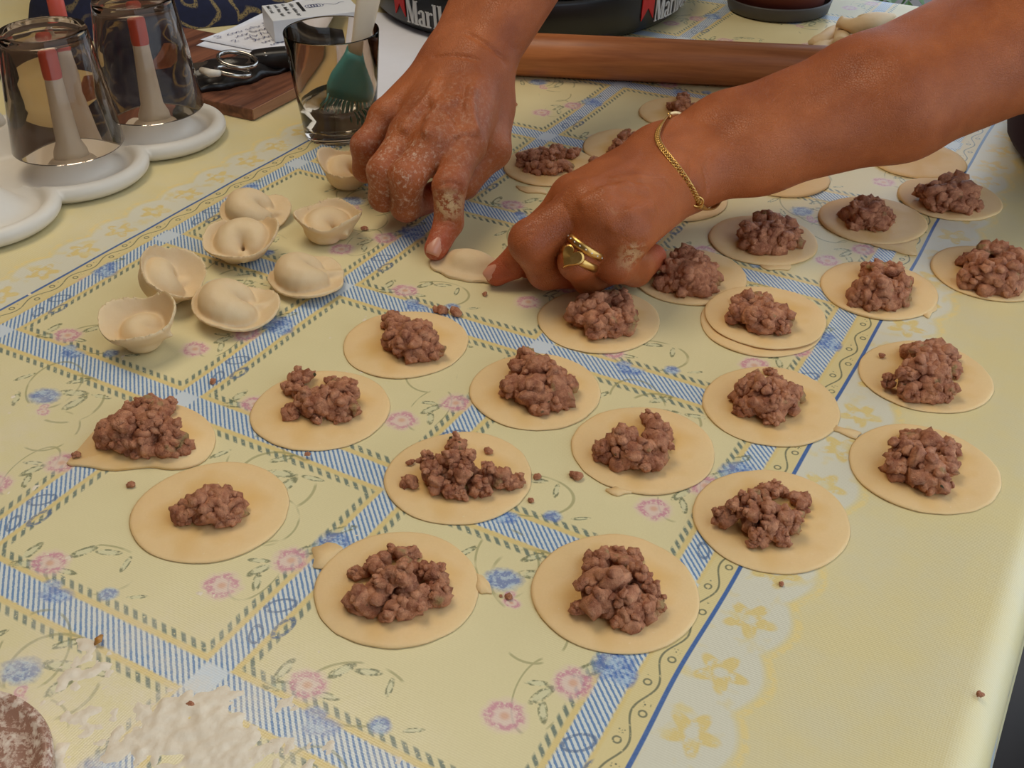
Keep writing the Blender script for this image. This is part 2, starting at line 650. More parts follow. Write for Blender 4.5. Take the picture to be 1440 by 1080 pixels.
    hgt = t.m('ADD', t.m('MULTIPLY', wv, 0.25), t.noise(P, 420, 2))
    t.bump(hgt, 0.10, 0.0006)
    return t.set(Base_Color=col, Roughness=t.rng(t.noise(P, 14, 2), 0.3, 0.7, 0.30, 0.38), Specular_IOR_Level=0.65)


M_CLOTH = cloth_material()


def build_table():
    a0, a1, b0, b1 = -3.9 * SA, 3.84 * SA, -2.7 * SB, 6.58 * SB
    r = 0.017
    # profile across: (a, z, pattern coordinate)
    prof = []
    hang = 0.24
    for k in range(9): prof.append((a0 - r, -r - hang + hang * k / 8))
    for k in range(1, 8): prof.append((a0 - r * math.cos(PI / 2 * k / 8), -r + r * math.sin(PI / 2 * k / 8)))
    n = 60
    for k in range(n + 1): prof.append((a0 + (a1 - a0) * k / n, 0.0))
    for k in range(1, 9): prof.append((a1 + r * math.sin(PI / 2 * k / 8), -r + r * math.cos(PI / 2 * k / 8)))
    for k in range(1, 9): prof.append((a1 + r + 0.004 * math.sin(k * 0.9), -r - hang * k / 8))
    prof = np.array(prof)
    s = np.concatenate([[0], np.cumsum(np.hypot(*np.diff(prof, axis=0).T))])
    i0 = 16
    s = s - s[i0] + a0                          # pattern coordinate equals a on the top
    nb = 60
    bs = [(b0 + (b1 - b0) * k / nb, 0.0) for k in range(nb + 1)]
    bs += [(b1 + r * math.sin(PI / 2 * k / 6), -r + r * math.cos(PI / 2 * k / 6)) for k in range(1, 7)]
    bs += [(b1 + r, -r - hang * k / 6) for k in range(1, 7)]
    bs = np.array(bs)
    sb = np.concatenate([[0], np.cumsum(np.hypot(*np.diff(bs, axis=0).T))]) + b0
    V, U = [], []
    for (b, zb), tb in zip(bs, sb):
        for (a, za), ta in zip(prof, s):
            V.append(np.array([ORG[0], ORG[1], min(za, zb) if zb < 0 or za < 0 else 0.0]) + ADIR * a + BDIR * b)
            U.append((ta / SA, tb / SB))
    m = len(prof)
    F = [(j * m + i, j * m + i + 1, (j + 1) * m + i + 1, (j + 1) * m + i) for j in range(len(bs) - 1) for i in range(m - 1)]
    cl = link_mesh('tablecloth', V, F, M_CLOTH, uv=U)
    tag(cl, 'yellow oilcloth printed with blue striped squares, roses and lace, covering the table', 'tablecloth')
    mw = plain('table_wood', lin(92, 58, 36), 0.5, scale=20)
    c = ab(0, 0) * 0 + (ab(a0 / SA, b0 / SB) + ab(a1 / SA, b1 / SB)) / 2
    Rm = np.stack([ADIR, BDIR, (0, 0, 1)], 1)
    tb = empty('table', (c[0], c[1], -0.75), 'wooden table standing under the yellow printed oilcloth', 'table')
    v, f = box((c[0], c[1], -0.0165), ((a1 - a0) / 2, (b1 - b0) / 2, 0.0145), Rm, 0.003)
    link_mesh('table_top', v, f, mw, tb, smooth=False, loc=(c[0], c[1], -0.0165))
    for sa_, sb_ in ((1, 1), (1, -1), (-1, 1), (-1, -1)):
        q = c + ADIR * sa_ * ((a1 - a0) / 2 - 0.07) + BDIR * sb_ * ((b1 - b0) / 2 - 0.07)
        v, f = box((q[0], q[1], -0.3905), (0.03, 0.03, 0.3595), Rm, 0.004)
        link_mesh('leg', v, f, mw, tb, smooth=False, loc=(q[0], q[1], -0.3905))


build_table()
mf = NT('terrace_tiles')
mf.set(Base_Color=mf.mix(mf.noise(mf.coord(), 4, 4), lin(62, 50, 44), lin(88, 74, 64)), Roughness=0.6)
def wall(name, p, q, h, mat):
    p, q = np.array(p, float), np.array(q, float)
    d = unit(q - p)
    n_ = np.array([-d[1], d[0], 0])
    v, f = box((p + q) / 2 + [0, 0, -0.75 + h / 2], (np.linalg.norm(q - p) / 2, .05, h / 2), np.stack([d, n_, (0, 0, 1)], 1))
    tag(link_mesh(name, v, f, mat, smooth=False), kind='structure')


M_WALL = plain('brown_plaster', lin(92, 72, 56), .9, scale=8)
wall('added_wall_left', ab(-7.0, -8), ab(-7.0, 13), 2.6, M_WALL)  # unseen, added to block the sky and darken the left side
wall('added_wall_back', ab(-7.0, 13), ab(-0.5, 13), 2.6, M_WALL)  # unseen, added against sky light from the far left; right stays open
wall('added_wall_front', ab(-7.0, -8), ab(9.0, -8), 2.6, M_WALL)  # unseen, added to keep faces on the near side dark
M_CEIL = plain('added_ceiling_cream', lin(206, 192, 168), .9, scale=6)
cc_ = (ab(-7, -8) + ab(7, 16)) / 2
v, f = box((cc_[0], cc_[1], 1.88), (7 * SA, 12 * SB, .03), np.stack([ADIR, BDIR, (0, 0, 1)], 1))
tag(link_mesh('added_ceiling', v, f, M_CEIL, smooth=False), kind='structure')  # unseen slab added to block overhead sky, leaving sheen at the far right
v, f = box((0, 1.0, -0.76), (5, 5, 0.01))
tag(link_mesh('floor', v, f, mf.mat, smooth=False), kind='structure')

# ------------------------------------------------------------------ dough and meat
def dough_material(name, stain=True, ca=lin(230, 190, 132), cb=lin(242, 208, 154)):
    t = NT(name)
    o = t.coord()
    n = t.noise(o, 45, 4, 0.6)
    n2 = t.noise(o, 900, 2)
    c = t.mix(n, ca, cb)
    c = t.mix(t.m('MULTIPLY', n2, 0.25), c, lin(210, 172, 122))
    if stain:   # oily juice soaked in around the meat
        r = t.v('LENGTH', t.v('MULTIPLY', o, (1, 1, 0)))
        s = t.rng(t.m('ADD', r, t.m('MULTIPLY', t.m('SUBTRACT', t.noise(o, 38, 2), 0.5), 0.05)), 0.030, 0.014)
        c = t.mix(t.m('MULTIPLY', s, 0.65), c, lin(222, 172, 92))
        fl = t.rng(t.noise(o, 240, 3, 0.7), 0.68, 0.76)
        c = t.mix(t.m('MULTIPLY', fl, 0.4), c, lin(244, 230, 204))
    t.bump(t.m('ADD', n, t.m('MULTIPLY', n2, 0.3)), 0.25, 0.0008)
    return t.set(Base_Color=c, Roughness=0.55, Subsurface_Weight=0.12, Subsurface_Radius=(0.004, 0.0025, 0.0012), Subsurface_Scale=1.0, Specular_IOR_Level=0.35)


def meat_material():
    t = NT('browned_ground_meat')
    o = t.coord()
    n = t.noise(o, 170, 4, 0.65)
    n2 = t.noise(o, 520, 3, 0.7)
    c = t.mix(t.rng(n, 0.35, 0.65), lin(166, 98, 66), lin(226, 158, 116))
    c = t.mix(t.rng(n2, 0.58, 0.75), c, lin(214, 158, 120))
    c = t.mix(t.rng(t.noise(o, 75, 2), 0.66, 0.72), c, lin(186, 150, 98))       # bits of onion
    c = t.mix(t.rng(t.noise(o, 120, 2), 0.74, 0.77), c, lin(74, 70, 34))        # bits of herb
    t.bump(t.m('ADD', t.noise(o, 420, 5, 0.75), t.m('MULTIPLY', t.noise(o, 1300, 3, 0.7), 0.6)), 0.9, 0.0019)
    return t.set(Base_Color=c, Roughness=0.5, Specular_IOR_Level=0.4)


M_DOUGH = dough_material('wrapper_dough')
M_DOUGH2 = dough_material('folded_dough', False, lin(214, 184, 138), lin(232, 206, 164))
M_DOUGH3 = dough_material('torn_dough', False)
M_MEAT = meat_material()
RNG = random.Random(7)


def wrapper_mesh(name, loc, R, seed, z=0.0, squash=(1, 1), thick=0.0016):
    n = 72
    rng = random.Random(seed)
    ph = [rng.uniform(0, 6.28) for _ in range(5)]
    rings = [(0, 1.0), (0.35, 1.0), (0.65, 1.0), (0.85, 1.0), (0.955, 0.98), (0.988, 0.75), (1.0, 0.4), (0.992, 0.05), (0.6, 0.0)]
    V, F = [], []
    thick *= 0.85
    for r, h in rings[1:]:
        for k in range(n):
            a = 2 * PI * k / n
            e = 1 + 0.010 * math.sin(2 * a + ph[0]) + 0.008 * math.sin(3 * a + ph[1]) + 0.004 * math.sin(7 * a + ph[2]) + 0.004 * math.sin(17 * a + ph[3]) * max(0, math.sin(a + ph[4])) + 0.0025 * rng.uniform(-1, 1) * (r > 0.9)
            rr = R * r * (e if r > 0.8 else 1)
            x, y = rr * math.cos(a) * squash[0], rr * math.sin(a) * squash[1]
            wv = 0.0004 * math.sin(3 * a + ph[2]) * r * r * h + 0.00035 * mnoise.noise(Vector((x * 60 + seed, y * 60, 0))) * h
            V.append((x, y, thick * h + wv + (0.0003 if h < 0.1 else 0)))
    m = len(rings) - 1
    V.append((0, 0, thick)); V.append((0, 0, 0.0003))
    c0, c1 = len(V) - 2, len(V) - 1
    for k in range(n):
        k2 = (k + 1) % n
        F.append((c0, k, k2))
        for j in range(m - 1):
            F.append((j * n + k, (j + 1) * n + k, (j + 1) * n + k2, j * n + k2))
        F.append((c1, (m - 1) * n + k2, (m - 1) * n + k))
    V = np.array(V) + [loc[0], loc[1], z]
    return link_mesh(name, V, F, M_DOUGH, loc=(loc[0], loc[1], z))


def flap(parent, pts, z=0.0002, t=0.0009):
    o = np.array([px(x, y)[:2] for x, y in pts])
    # softened outline
    q = []
    for i in range(len(o)):
        a, b = o[i], o[(i + 1) % len(o)]
        q += [a * 0.92 + b * 0.08, a * 0.55 + b * 0.45 + (np.array([b[1] - a[1], a[0] - b[0]]) * 0.08 * (-1) ** i), a * 0.08 + b * 0.92]
    v, f = polygon_plate(q, z, z + t, 0.02)
    return link_mesh('torn_edge', v, f, M_DOUGH3, parent, loc=(q[0][0], q[0][1], 0))


def _blob_bank():
    bank = []
    iv, if_ = ico(2)
    for k in range(48):
        off = k * 3.7
        d = 1 + 0.34 * vnoise(iv + off, 1.5, 3) + 0.36 * vnoise(iv + off, 4.2, 5)
        bank.append(iv * d[:, None])
    return bank, if_


BANK, BANK_F = _blob_bank()


def meat_mesh(name, clumps_px, parent_z=0.0018, seed=0, hscale=1.0):
    """a heap of lumps; clumps given by where they appear in the photo, each with its own height in the heap"""
    rng = random.Random(seed)
    c = np.array(clumps_px, float)
    xs, ys, rs = c.T
    base_y = (ys + rs * 0.6).max()
    cx = (xs.min() + xs.max()) / 2
    P0 = px(cx, base_y)
    s = ppm(P0)
    wid = (xs.max() - xs.min() + rs.mean() * 2) / s
    phi = math.atan2(CAM_H, np.hypot(P0[0], P0[1]))
    tot = (base_y - (ys - rs).min()) / s
    h = min(0.40 * wid, 0.021, tot * 0.62) * hscale
    depth = max((tot - h * math.cos(phi)) / math.sin(phi), wid * 0.55)
    cen = np.array([P0[0], P0[1] + depth * 0.5])
    parts = []

    def put(C, rb):
        C[2] = max(C[2], parent_z + rb * 0.4)
        v = BANK[rng.randrange(len(BANK))] * [rng.uniform(0.8, 1.3), rng.uniform(0.8, 1.3), rng.uniform(0.75, 1.1)] * rb
        v = v @ np.array(Matrix.Rotation(rng.uniform(0, 6.28), 3, 'Z') @ Matrix.Rotation(rng.uniform(-.8, .8), 3, 'X')).T + C
        v[:, 2] = np.maximum(v[:, 2], parent_z)
        parts.append((v, BANK_F))
    for x, y, r in c:
        z = 0.004
        rad = r / s
        for _ in range(14):
            P = px(x, y, z)
            rho = min(1.0, math.hypot((P[0] - cen[0]) / (wid * 0.55), (P[1] - cen[1]) / (depth * 0.62)))
            z = 0.65 * z + 0.35 * (parent_z + max(rad * 0.45, h * (1 - rho ** 2) * 0.85))
        put(np.array([P[0], P[1], z]), rad * 0.78)
        for k in range(10):
            a, b = rng.uniform(0, 6.28), rng.uniform(-.6, 1)
            q = rad * rng.uniform(0.6, 0.98)
            g = math.sqrt(1 - b * b)
            put(np.array([P[0] + q * math.cos(a) * g, P[1] + q * math.sin(a) * g, z + q * b * 0.8]), min(rad * rng.uniform(0.24, 0.46), 0.0040))
        if z > rad * 1.0:
            for k in range(4):      # lumps that carry the upper ones
                put(np.array([P[0] + rng.uniform(-.7, .7) * rad, P[1] + rng.uniform(-.6, .7) * rad, parent_z + rng.uniform(0.2, 0.75) * max(z - rad * 0.5, 0.001)]), rad * rng.uniform(0.55, 0.85))
    # smaller lumps that tie neighbouring clumps together
    W_ = np.array([px(x, y, parent_z + 0.004)[:2] for x, y, r in c])
    for i in range(len(c)):
        dd = np.hypot(*(W_ - W_[i]).T)
        for j in np.argsort(dd)[1:4]:
            rr = min(rs[i], rs[j]) / s
            if dd[j] > 3.2 * rr: continue
            mid_ = (W_[i] + W_[j]) / 2
            for zz in (0.5, 1.3):
                put(np.array([mid_[0] + rng.uniform(-.3, .3) * rr, mid_[1] + rng.uniform(-.3, .3) * rr, parent_z + rr * zz]), rr * rng.uniform(0.45, 0.7))
    V, F = join(parts)
    return V, F, np.array([cen[0], cen[1], parent_z])

# (disc centre x, y in metres; photo offset + scale of the clump list; clumps; label of the wrapper; label of the filling)
def crop(ox, oy, s, L):
    return [(ox + x * s, oy + y * s, r * s) for x, y, r in L]


DISC_R = 0.0375
K8 = (420, 740, .2083); K3 = (480, 720, 1 / 3); K1 = (0, 420, 1 / 3); K4 = (420, 560, .2083); K5 = (840, 680, .2083)
K6 = (960, 400, 1 / 3); KC = (480, 400, 1 / 3); KF = (0, 0, 1); KR = (880, 60, .3889); KT = (700, 90, .2083)
WR = [
 ((-.0521, .3700), K8, [(390,320,60),(520,260,80),(640,180,60),(760,190,70),(900,300,80),(930,430,80),(700,330,100),(430,490,100),(620,560,90),(780,520,90),(560,380,80)],
  'large round dough wrapper nearest the flour, with a torn tab on its right rim', 'wide lumpy mound of browned meat with onion bits on the wrapper nearest the flour'),
 ((.0458, .3667), K3, [(1060,210,50),(1150,190,60),(1230,180,40),(1050,290,60),(1150,290,70),(1260,250,50),(1100,370,60),(1210,350,60),(1300,310,40),(1000,400,35),(1200,440,55),(1290,400,50),(1340,380,35)],
  'round dough wrapper covering the scrolled border at the very front, smooth rim', 'tall craggy meat mound on the front wrapper that covers the scrolled border'),
 ((-.1472, .4231), K1, [(790,890,50),(860,860,60),(930,840,60),(1000,850,45),(900,910,60),(980,900,50),(770,935,35),(940,940,35)],
  'round dough wrapper with the smallest, flattest bit of meat, front left', 'small flat compact patch of meat on the front left wrapper'),
 ((-.0272, .4484), K4, [(740,560,50),(860,400,55),(900,470,60),(930,550,60),(1060,300,70),(1030,400,70),(1150,390,60),(1100,500,80),(1040,620,50),(1100,640,40),(1210,560,60),(1280,470,50),(1260,620,45),(1370,520,60),(1420,560,50),(1480,540,50)],
  'round dough wrapper under the widest meat heap, in the middle of the front half', 'widest triangular heap of meat crumbles, spread across its wrapper'),
 ((.1246, .4149), K5, [(810,190,40),(920,150,60),(1010,110,60),(1120,60,70),(1190,30,60),(1260,60,50),(1050,210,70),(1150,170,70),(1250,220,70),(1330,240,60),(1390,110,60),(1380,190,50),(1080,340,60),(1220,340,60),(1060,390,40),(1260,390,45),(1160,280,60)],
  'round dough wrapper lying over the solid blue line, nearest the camera there', 'branching meat heap with a lump stretched left, on the wrapper over the blue line'),
 ((.2097, .4538), K6, [(930,680,50),(950,640,35),(1010,660,60),(1080,700,60),(1130,690,45),(910,760,50),(990,740,60),(1060,780,60),(1120,760,45),(1040,840,45),(1100,850,40)],
  'round dough wrapper on the plain margin, front one of the rightmost pair', 'steep meat mound trailing to a point, on the front right wrapper'),
 ((.0684, .4706), KC, [(1100,690,40),(1190,640,55),(1330,600,60),(1340,680,60),(1200,720,50),(1290,740,60),(1330,760,35),(1240,690,60),(1370,640,40),(1300,570,40)],
  'round dough wrapper in the middle with a notch torn from its lower left rim', 'meat mound with a separate round lump on its left, central wrapper'),
 ((-.1049, .5071), KF, [(410,545,14),(425,530,16),(430,560,16),(445,570,16),(410,578,12),(470,565,18),(485,545,16),(490,565,15),(465,535,10),(455,555,14),(445,590,7),(480,585,12)],
  'round dough wrapper just below the folded dumplings, holding a two-peaked heap', 'U-shaped meat heap with two peaks on the wrapper below the dumplings'),
 ((.0131, .5243), KC, [(790,310,50),(760,350,50),(830,350,60),(890,370,50),(740,430,55),(820,420,60),(900,430,60),(950,410,40),(790,470,50),(870,480,55),(920,480,40),(840,510,35)],
  'round dough wrapper at the centre of the picture with an even rim', 'tall peaked meat mound at the centre of the picture'),
 ((.1425, .5091), K6, [(370,370,22),(410,405,30),(300,410,50),(270,440,50),(340,440,60),(420,440,50),(470,460,40),(260,510,40),(340,500,60),(400,500,60),(390,555,45),(360,560,30),(450,500,40)],
  'round dough wrapper joined to its right neighbour by a thin dough strip', 'broad meat mound with a thin crumb sticking up at the back, beside the blue line'),
 ((.2359, .5372), K6, [(960,290,50),(1030,300,60),(1100,290,50),(1120,340,50),(1000,350,60),(950,380,45),(1080,380,60),(960,440,45),(1040,430,55),(1110,440,45),(870,390,25),(1140,370,35),(1110,480,25)],
  'round dough wrapper on the plain margin, back one of the rightmost front pair', 'flat craggy meat spread with a loose crumb at its upper left, right side'),
 ((-.0635, .5743), KC, [(210,160,45),(250,170,45),(300,190,50),(350,190,45),(220,220,45),(290,240,60),(360,230,45),(330,290,45),(300,310,30),(400,285,42),(250,260,40)],
  'round dough wrapper between the dumplings and the pointing finger, with crumbs behind it', 'slanting meat heap running from upper left to lower right, below the pressed dough'),
 ((.0538, .6001), KC, [(1000,110,45),(1060,90,55),(1130,80,60),(1190,60,45),(1200,110,45),(1060,150,60),(1130,150,60),(1190,150,45),(1080,200,45),(1150,190,40)],
  'round dough wrapper shaded by the ringed hand just above it', 'meat mound right below the ringed hand'),
 ((.1563, .6006), K6, [(250,70,40),(310,75,50),(350,60,30),(230,120,40),(290,130,50),(360,130,55),(420,130,45),(320,180,40),(390,180,45),(430,190,25)],
  'round dough wrapper lying on top of another, double rim at its lower left', 'low square meat patch on the doubled wrapper'),
 ((.1162, .6543), KR, [(200,780,45),(240,790,50),(180,830,45),(240,840,60),(290,840,45),(200,880,45),(270,890,45),(170,860,40),(300,880,25)],
  'round dough wrapper directly right of the curled little finger', 'tall dark conical meat mound next to the curled little finger'),
 ((.2354, .6351), KR, [(880,830,40),(930,840,45),(970,830,40),(1000,870,40),(860,890,50),(930,890,60),(990,910,40),(830,920,35),(890,940,40),(940,920,40)],
  'round dough wrapper with a small torn flap at its lower right, across the scrolled border', 'two-peaked dark meat mound on the wrapper across the scrolled border'),
 ((.1744, .7053), KR, [(450,680,40),(510,650,45),(570,660,40),(470,710,45),(540,700,50),(610,700,35),(520,740,40),(580,710,30)],
  'round dough wrapper below the forearm with a glossy onion bit in its meat', 'star-shaped meat mound with a glinting onion bit, below the forearm'),
 ((.2578, .7352), KR, [(870,580,35),(830,610,40),(880,610,45),(930,620,40),(840,650,40),(900,650,45),(940,650,30)],
  'round dough wrapper with a dough scrap peeking out under its front edge', 'small neat rounded meat mound below the forearm'),
 ((.3238, .7703), KR, [(1070,530,25),(1120,540,45),(1180,520,50),(1230,540,45),(1150,580,45),(1210,580,50),(1260,590,30),(1130,600,25)],
  'round dough wrapper farthest right under the forearm, crossing the blue line', 'loose wide meat crumbles on the wrapper crossing the blue line under the forearm'),
]
extra = [
 (px(1392, 385)[:2], KR, [(1250,790,45),(1310,770,50),(1370,790,50),(1430,790,45),(1250,840,45),(1320,840,60),(1390,840,50),(1400,890,40),(1340,880,30),(1480,830,40)],
  'round dough wrapper cut by the right edge of the picture', 'big dark meat heap at the right edge of the picture'),
 (px(774, 235)[:2], KT, [(170,640,45),(250,620,50),(330,620,55),(400,590,50),(450,610,45),(530,600,40),(220,700,50),(300,710,55),(380,710,55),(460,680,45)],
  'pale round dough wrapper between the two hands', 'long low meat heap between the two hands'),
 (px(884, 208)[:2], KT, [(770,590,40),(820,540,45),(870,490,50),(910,490,35),(840,590,35)],
  'pale dough wrapper mostly hidden behind the braceleted hand', 'meat heap peeking up behind the back of the braceleted hand'),
 (px(960, 160)[:2], KT, [(1250,220,45),(1180,290,40),(1240,300,50),(1310,300,40),(1260,260,45)],
  'pale dough wrapper behind the bracelet, nearest the rolling pin', 'small peaked meat heap behind the bracelet near the rolling pin'),
 (px(1290, 226)[:2], None, None, 'empty dough wrapper edge showing under the forearm at the blue line', None),
 (px(1097, 249)[:2], None, None, 'thin sliver of dough wrapper showing below the middle of the forearm', None),
 (px(952, 281)[:2], None, None, 'dough wrapper showing just right of the bracelet clasp under the wrist', None),
]
WOBJ = []
for i, (c, k, L, lw, lm_) in enumerate(WR + extra):
    dz = 0.0017 if i == 13 else 0.0
    o = wrapper_mesh('dough_wrapper', c, DISC_R * (0.985 + 0.03 * ((i * 7) % 5) / 5), 11 + i, dz, thick=0.0016 if i < 14 else 0.0024)
    tag(o, lw, 'dough wrapper', 'round dough wrappers laid out on the cloth')
    WOBJ.append(o)
    if L:
        V, F, cen = meat_mesh('meat_filling', crop(*k, L), 0.0017 + dz, 31 + i)
        tag(link_mesh('meat_filling', V, F, M_MEAT, loc=cen), lm_, 'meat filling', 'portions of browned ground meat')
# the wrapper under the doubled one, and the torn half-hidden one at the left
o = wrapper_mesh('dough_wrapper', px(1070, 456)[:2], DISC_R * 1.0, 77)
tag(o, 'lower dough wrapper of the doubled pair, only its front rim showing', 'dough wrapper', 'round dough wrappers laid out on the cloth')
out = [(92, 656), (100, 646), (112, 632), (135, 605), (165, 585), (200, 572), (235, 567), (270, 577), (295, 594), (305, 615), (300, 636), (286, 652), (262, 661), (235, 662), (215, 658), (185, 661), (155, 664), (120, 657)]
P = [px(x, y)[:2] for x, y in out]
q = []
for i in range(len(P)):
    a, b = P[i], P[(i + 1) % len(P)]
    q += [a * .75 + b * .25, a * .25 + b * .75]
v, f = polygon_plate(q, 0.0003, 0.0018, 0.02)
cc = np.mean(q, 0)
o = link_mesh('dough_wrapper', v, f, M_DOUGH, loc=(cc[0], cc[1], 0))
tag(o, 'lopsided dough wrapper with a pointed left corner and straight front edge', 'dough wrapper', 'round dough wrappers laid out on the cloth')
V, F, cen = meat_mesh('meat_filling', crop(*K1, [(450,570,55),(570,460,50),(690,460,50),(540,530,60),(640,520,60),(720,540,50),(520,600,45),(600,600,60),(700,600,50),(590,650,35),(770,620,35)]), 0.0017, 91)
tag(link_mesh('meat_filling', V, F, M_MEAT, loc=cen), 'crown-shaped meat heap on the lopsided wrapper at the left', 'meat filling', 'portions of browned ground meat')

flap(WOBJ[0], [(438, 772), (462, 764), (484, 772), (462, 800), (440, 800)])
flap(WOBJ[0], [(668, 806), (680, 812), (693, 836), (676, 836), (668, 826)])
flap(WOBJ[9], [(1172, 598), (1186, 604), (1212, 610), (1204, 619), (1186, 612), (1170, 606)])
flap(WOBJ[15], [(1288, 436), (1312, 424), (1318, 436), (1306, 449), (1298, 444)])
flap(WOBJ[17], [(1216, 340), (1262, 342), (1292, 338), (1290, 360), (1270, 358), (1240, 350)])
flap(WOBJ[16], [(1066, 372), (1112, 372), (1110, 381), (1080, 381)])
flap(WOBJ[6], [(850, 690), (870, 684), (890, 694), (868, 699)])
flap(WOBJ[20], [(724, 262), (760, 264), (770, 274), (740, 272)])

# loose crumbs of meat
CR = [(300, 534, 7, 'meat crumb on the blue band just above the crown-shaped heap'), (182, 678, 8, 'round meat crumb on the cloth below the lopsided wrapper'),
      (108, 637, 8, 'meat crumb on the left corner of the lopsided wrapper'), (617, 433, 11, 'left of the two crumbs behind the slanting heap'),
      (640, 436, 12, 'right of the two crumbs behind the slanting heap'), (755, 668, 8, 'meat crumb at the right rim of the widest heap\'s wrapper'),
      (811, 665, 11, 'large meat crumb beside the notched central wrapper'), (748, 701, 6, 'tiny crumb below the right rim of the widest heap\'s wrapper'),
      (686, 632, 7, 'crumb behind the right side of the widest heap'), (578, 648, 6, 'crumb left of the widest heap on its wrapper'),
      (432, 637, 5, 'pale crumb at the front rim of the wrapper below the dumplings'), (724, 145, 7, 'crumb on the cloth between the hand and the rolling pin'),
      (693, 217, 7, 'crumb beside the thumb side of the floured hand'), (835, 224, 8, 'crumb on the pale wrapper behind the ringed hand'),
      (1101, 818, 6, 'thin sliver of meat on the cloth below the branching heap'), (1380, 972, 7, 'lone crumb near the right edge of the table'),
      (714, 836, 7, 'crumb lying on a printed blue flower between the two front wrappers'), (268, 988, 7, 'red-brown crumb in the flour'),
      (513, 320, 6, 'crumb right of the nearest folded dumplings'), (1241, 499, 5, 'tiny crumb on the back wrapper of the rightmost front pair'),
      (921, 385, 6, 'front crumb of two left of the dark conical mound'), (924, 370, 6, 'back crumb of two left of the dark conical mound'),
      (703, 836, 4, 'speck of meat left of the crumb on the blue flower'), (681, 413, 5, 'small brown crumb in front of the pressed dough')]
iv, if_ = ico(2)
for i, (x, y, r, lab) in enumerate(CR):
    on = 0.0018 if i in (2, 8, 9, 13, 19, 20, 21, 10) else 0.0
    P = px(x, y, on + r / 2000 * 0.6)
    rb = r / ppm(P) * 0.9
    parts = []
    rr = random.Random(300 + i)
    for k in range(3):
        off = rr.uniform(0, 60)
        d = 1 + 0.38 * vnoise(iv + off, 1.5, 3) + 0.25 * vnoise(iv + off, 4, 5)
        C = np.array([P[0] + rr.uniform(-.5, .5) * rb, P[1] + rr.uniform(-.4, .4) * rb, on + rb * 0.5])
        v = iv * d[:, None] * rb * rr.uniform(0.55, 0.8) * [1, 1, 0.8] + C
        v[:, 2] = np.maximum(v[:, 2], on + 0.0001)
        parts.append((v, if_))
    V, F = join(parts)
    tag(link_mesh('meat_crumb', V, F, M_MEAT, loc=(P[0], P[1], on)), lab, 'crumb', 'loose crumbs of meat')

# a seed husk in the flour
v, f = tube([px(133, 906, .001), px(138, 900, .003), px(143, 893, .002)], [.0008, .0020, .0008], 8, 0.5)
tag(link_mesh('seed_husk', v, f, plain('husk_brown', lin(186, 130, 62), 0.4), loc=px(138, 902)), 'shiny amber seed husk in the flour', 'husk')

# ------------------------------------------------------------------ folded dumplings
def dumpling(x, y, lab, Rc=10.5, rt=10.5, Rb=25, slope=0.6, open_=0.3, span=5.2, tilt=(0, 0), zb=3.0, rmin=4.5, brim0=0.0, brimspan=6.3, seed=0, scale=1.0):
    mm = 0.001 * scale
    ca, sa_ = math.cos(open_), math.sin(open_)
    # belly: a sausage bent round, fat in the middle, its ends meeting at angle open_
    th = np.linspace(open_ + (2 * PI - span) / 2, open_ + 2 * PI - (2 * PI - span) / 2, 15)
    tt = np.linspace(0, 1, 15)
    rad = (rmin + (rt - rmin) * np.sin(PI * tt) ** 0.8)
    cen = np.stack([Rc * np.cos(th), Rc * np.sin(th), rad * 0.92 + 1.0], 1)
    rg = random.Random(seed)
    ph = [rg.uniform(0, 6.28) for _ in range(4)]
    tx, ty = tilt

    def fn(Q):
        p = Q / mm
        d = cone(p, cen[0], cen[1], rad[0], rad[1])
        for i in range(1, 14):
            d = smin(d, cone(p, cen[i], cen[i + 1], rad[i], rad[i + 1]), 1.5)
        rho = np.hypot(p[:, 0], p[:, 1])
        a = np.arctan2(p[:, 1], p[:, 0])
        edge = Rb * (1 + 0.05 * np.sin(2 * a + ph[0]) + 0.04 * np.sin(3 * a + ph[1]) + 0.006 * np.sin(7 * a + ph[2])) + 0.25 * vnoise(np.stack([np.cos(a) * 4, np.sin(a) * 4, 0 * a], 1), 0.8, seed)
        r0 = Rc * 0.75
        u = np.maximum(rho - r0, 0)
        zs = zb * 0.5 + 1.2 + slope * u * (0.35 + 0.65 * np.clip(u / (Rb - r0), 0, 1)) + 0.8 * np.sin(2 * a + ph[3]) * np.clip(u / 12, 0, 1) + 1.0 * np.sin(3 * a + ph[1]) * np.clip(u / 14, 0, 1)
        th_ = 1.15
        sh = np.abs(p[:, 2] - zs) / math.sqrt(1 + slope * slope) - th_
        brim = np.maximum(sh, rho - edge)
        dang = np.abs((a - brim0 + PI) % (2 * PI) - PI)
        if brimspan < 6.2:
            brim = np.maximum(brim, (dang - brimspan / 2) * np.maximum(rho, 4) * 0.8)
        d = smin(d, brim, 2.2)
        # pinched corners where the ends meet
        e1 = np.array([(Rc + 1) * ca, (Rc + 1) * sa_, rmin + 2.5])
        e2 = np.array([(Rb - 4) * ca, (Rb - 4) * sa_, zb + min(slope, .7) * 8 + 1.0])
        d = smin(d, cone(p, e1, e2, 2.6, 1.6), 3.0)
        d += 0.25 * vnoise(p, 0.22, 5)
        return np.maximum(d, -p[:, 2]) * mm
    m = (Rb * 1.15 + 3) * mm
    V, F = surface(fn, (-m, -m, -0.002), (m, m, (max(2 * rt, slope * 20 + zb) + 9) * mm), 0.0009)
    V = relax(V, F, 3)
    Rx = np.array(Matrix.Rotation(tx, 3, 'X') @ Matrix.Rotation(ty, 3, 'Y'))
    V = V @ Rx.T
    V[:, 2] -= V[:, 2].min()
    P = px(x, y, 0.008)
    o = link_mesh('dumpling', V + [P[0], P[1], 0], F, M_DOUGH2, loc=(P[0], P[1], 0))
    tag(o, lab, 'dumpling', 'folded dumplings in a cluster')
    return o


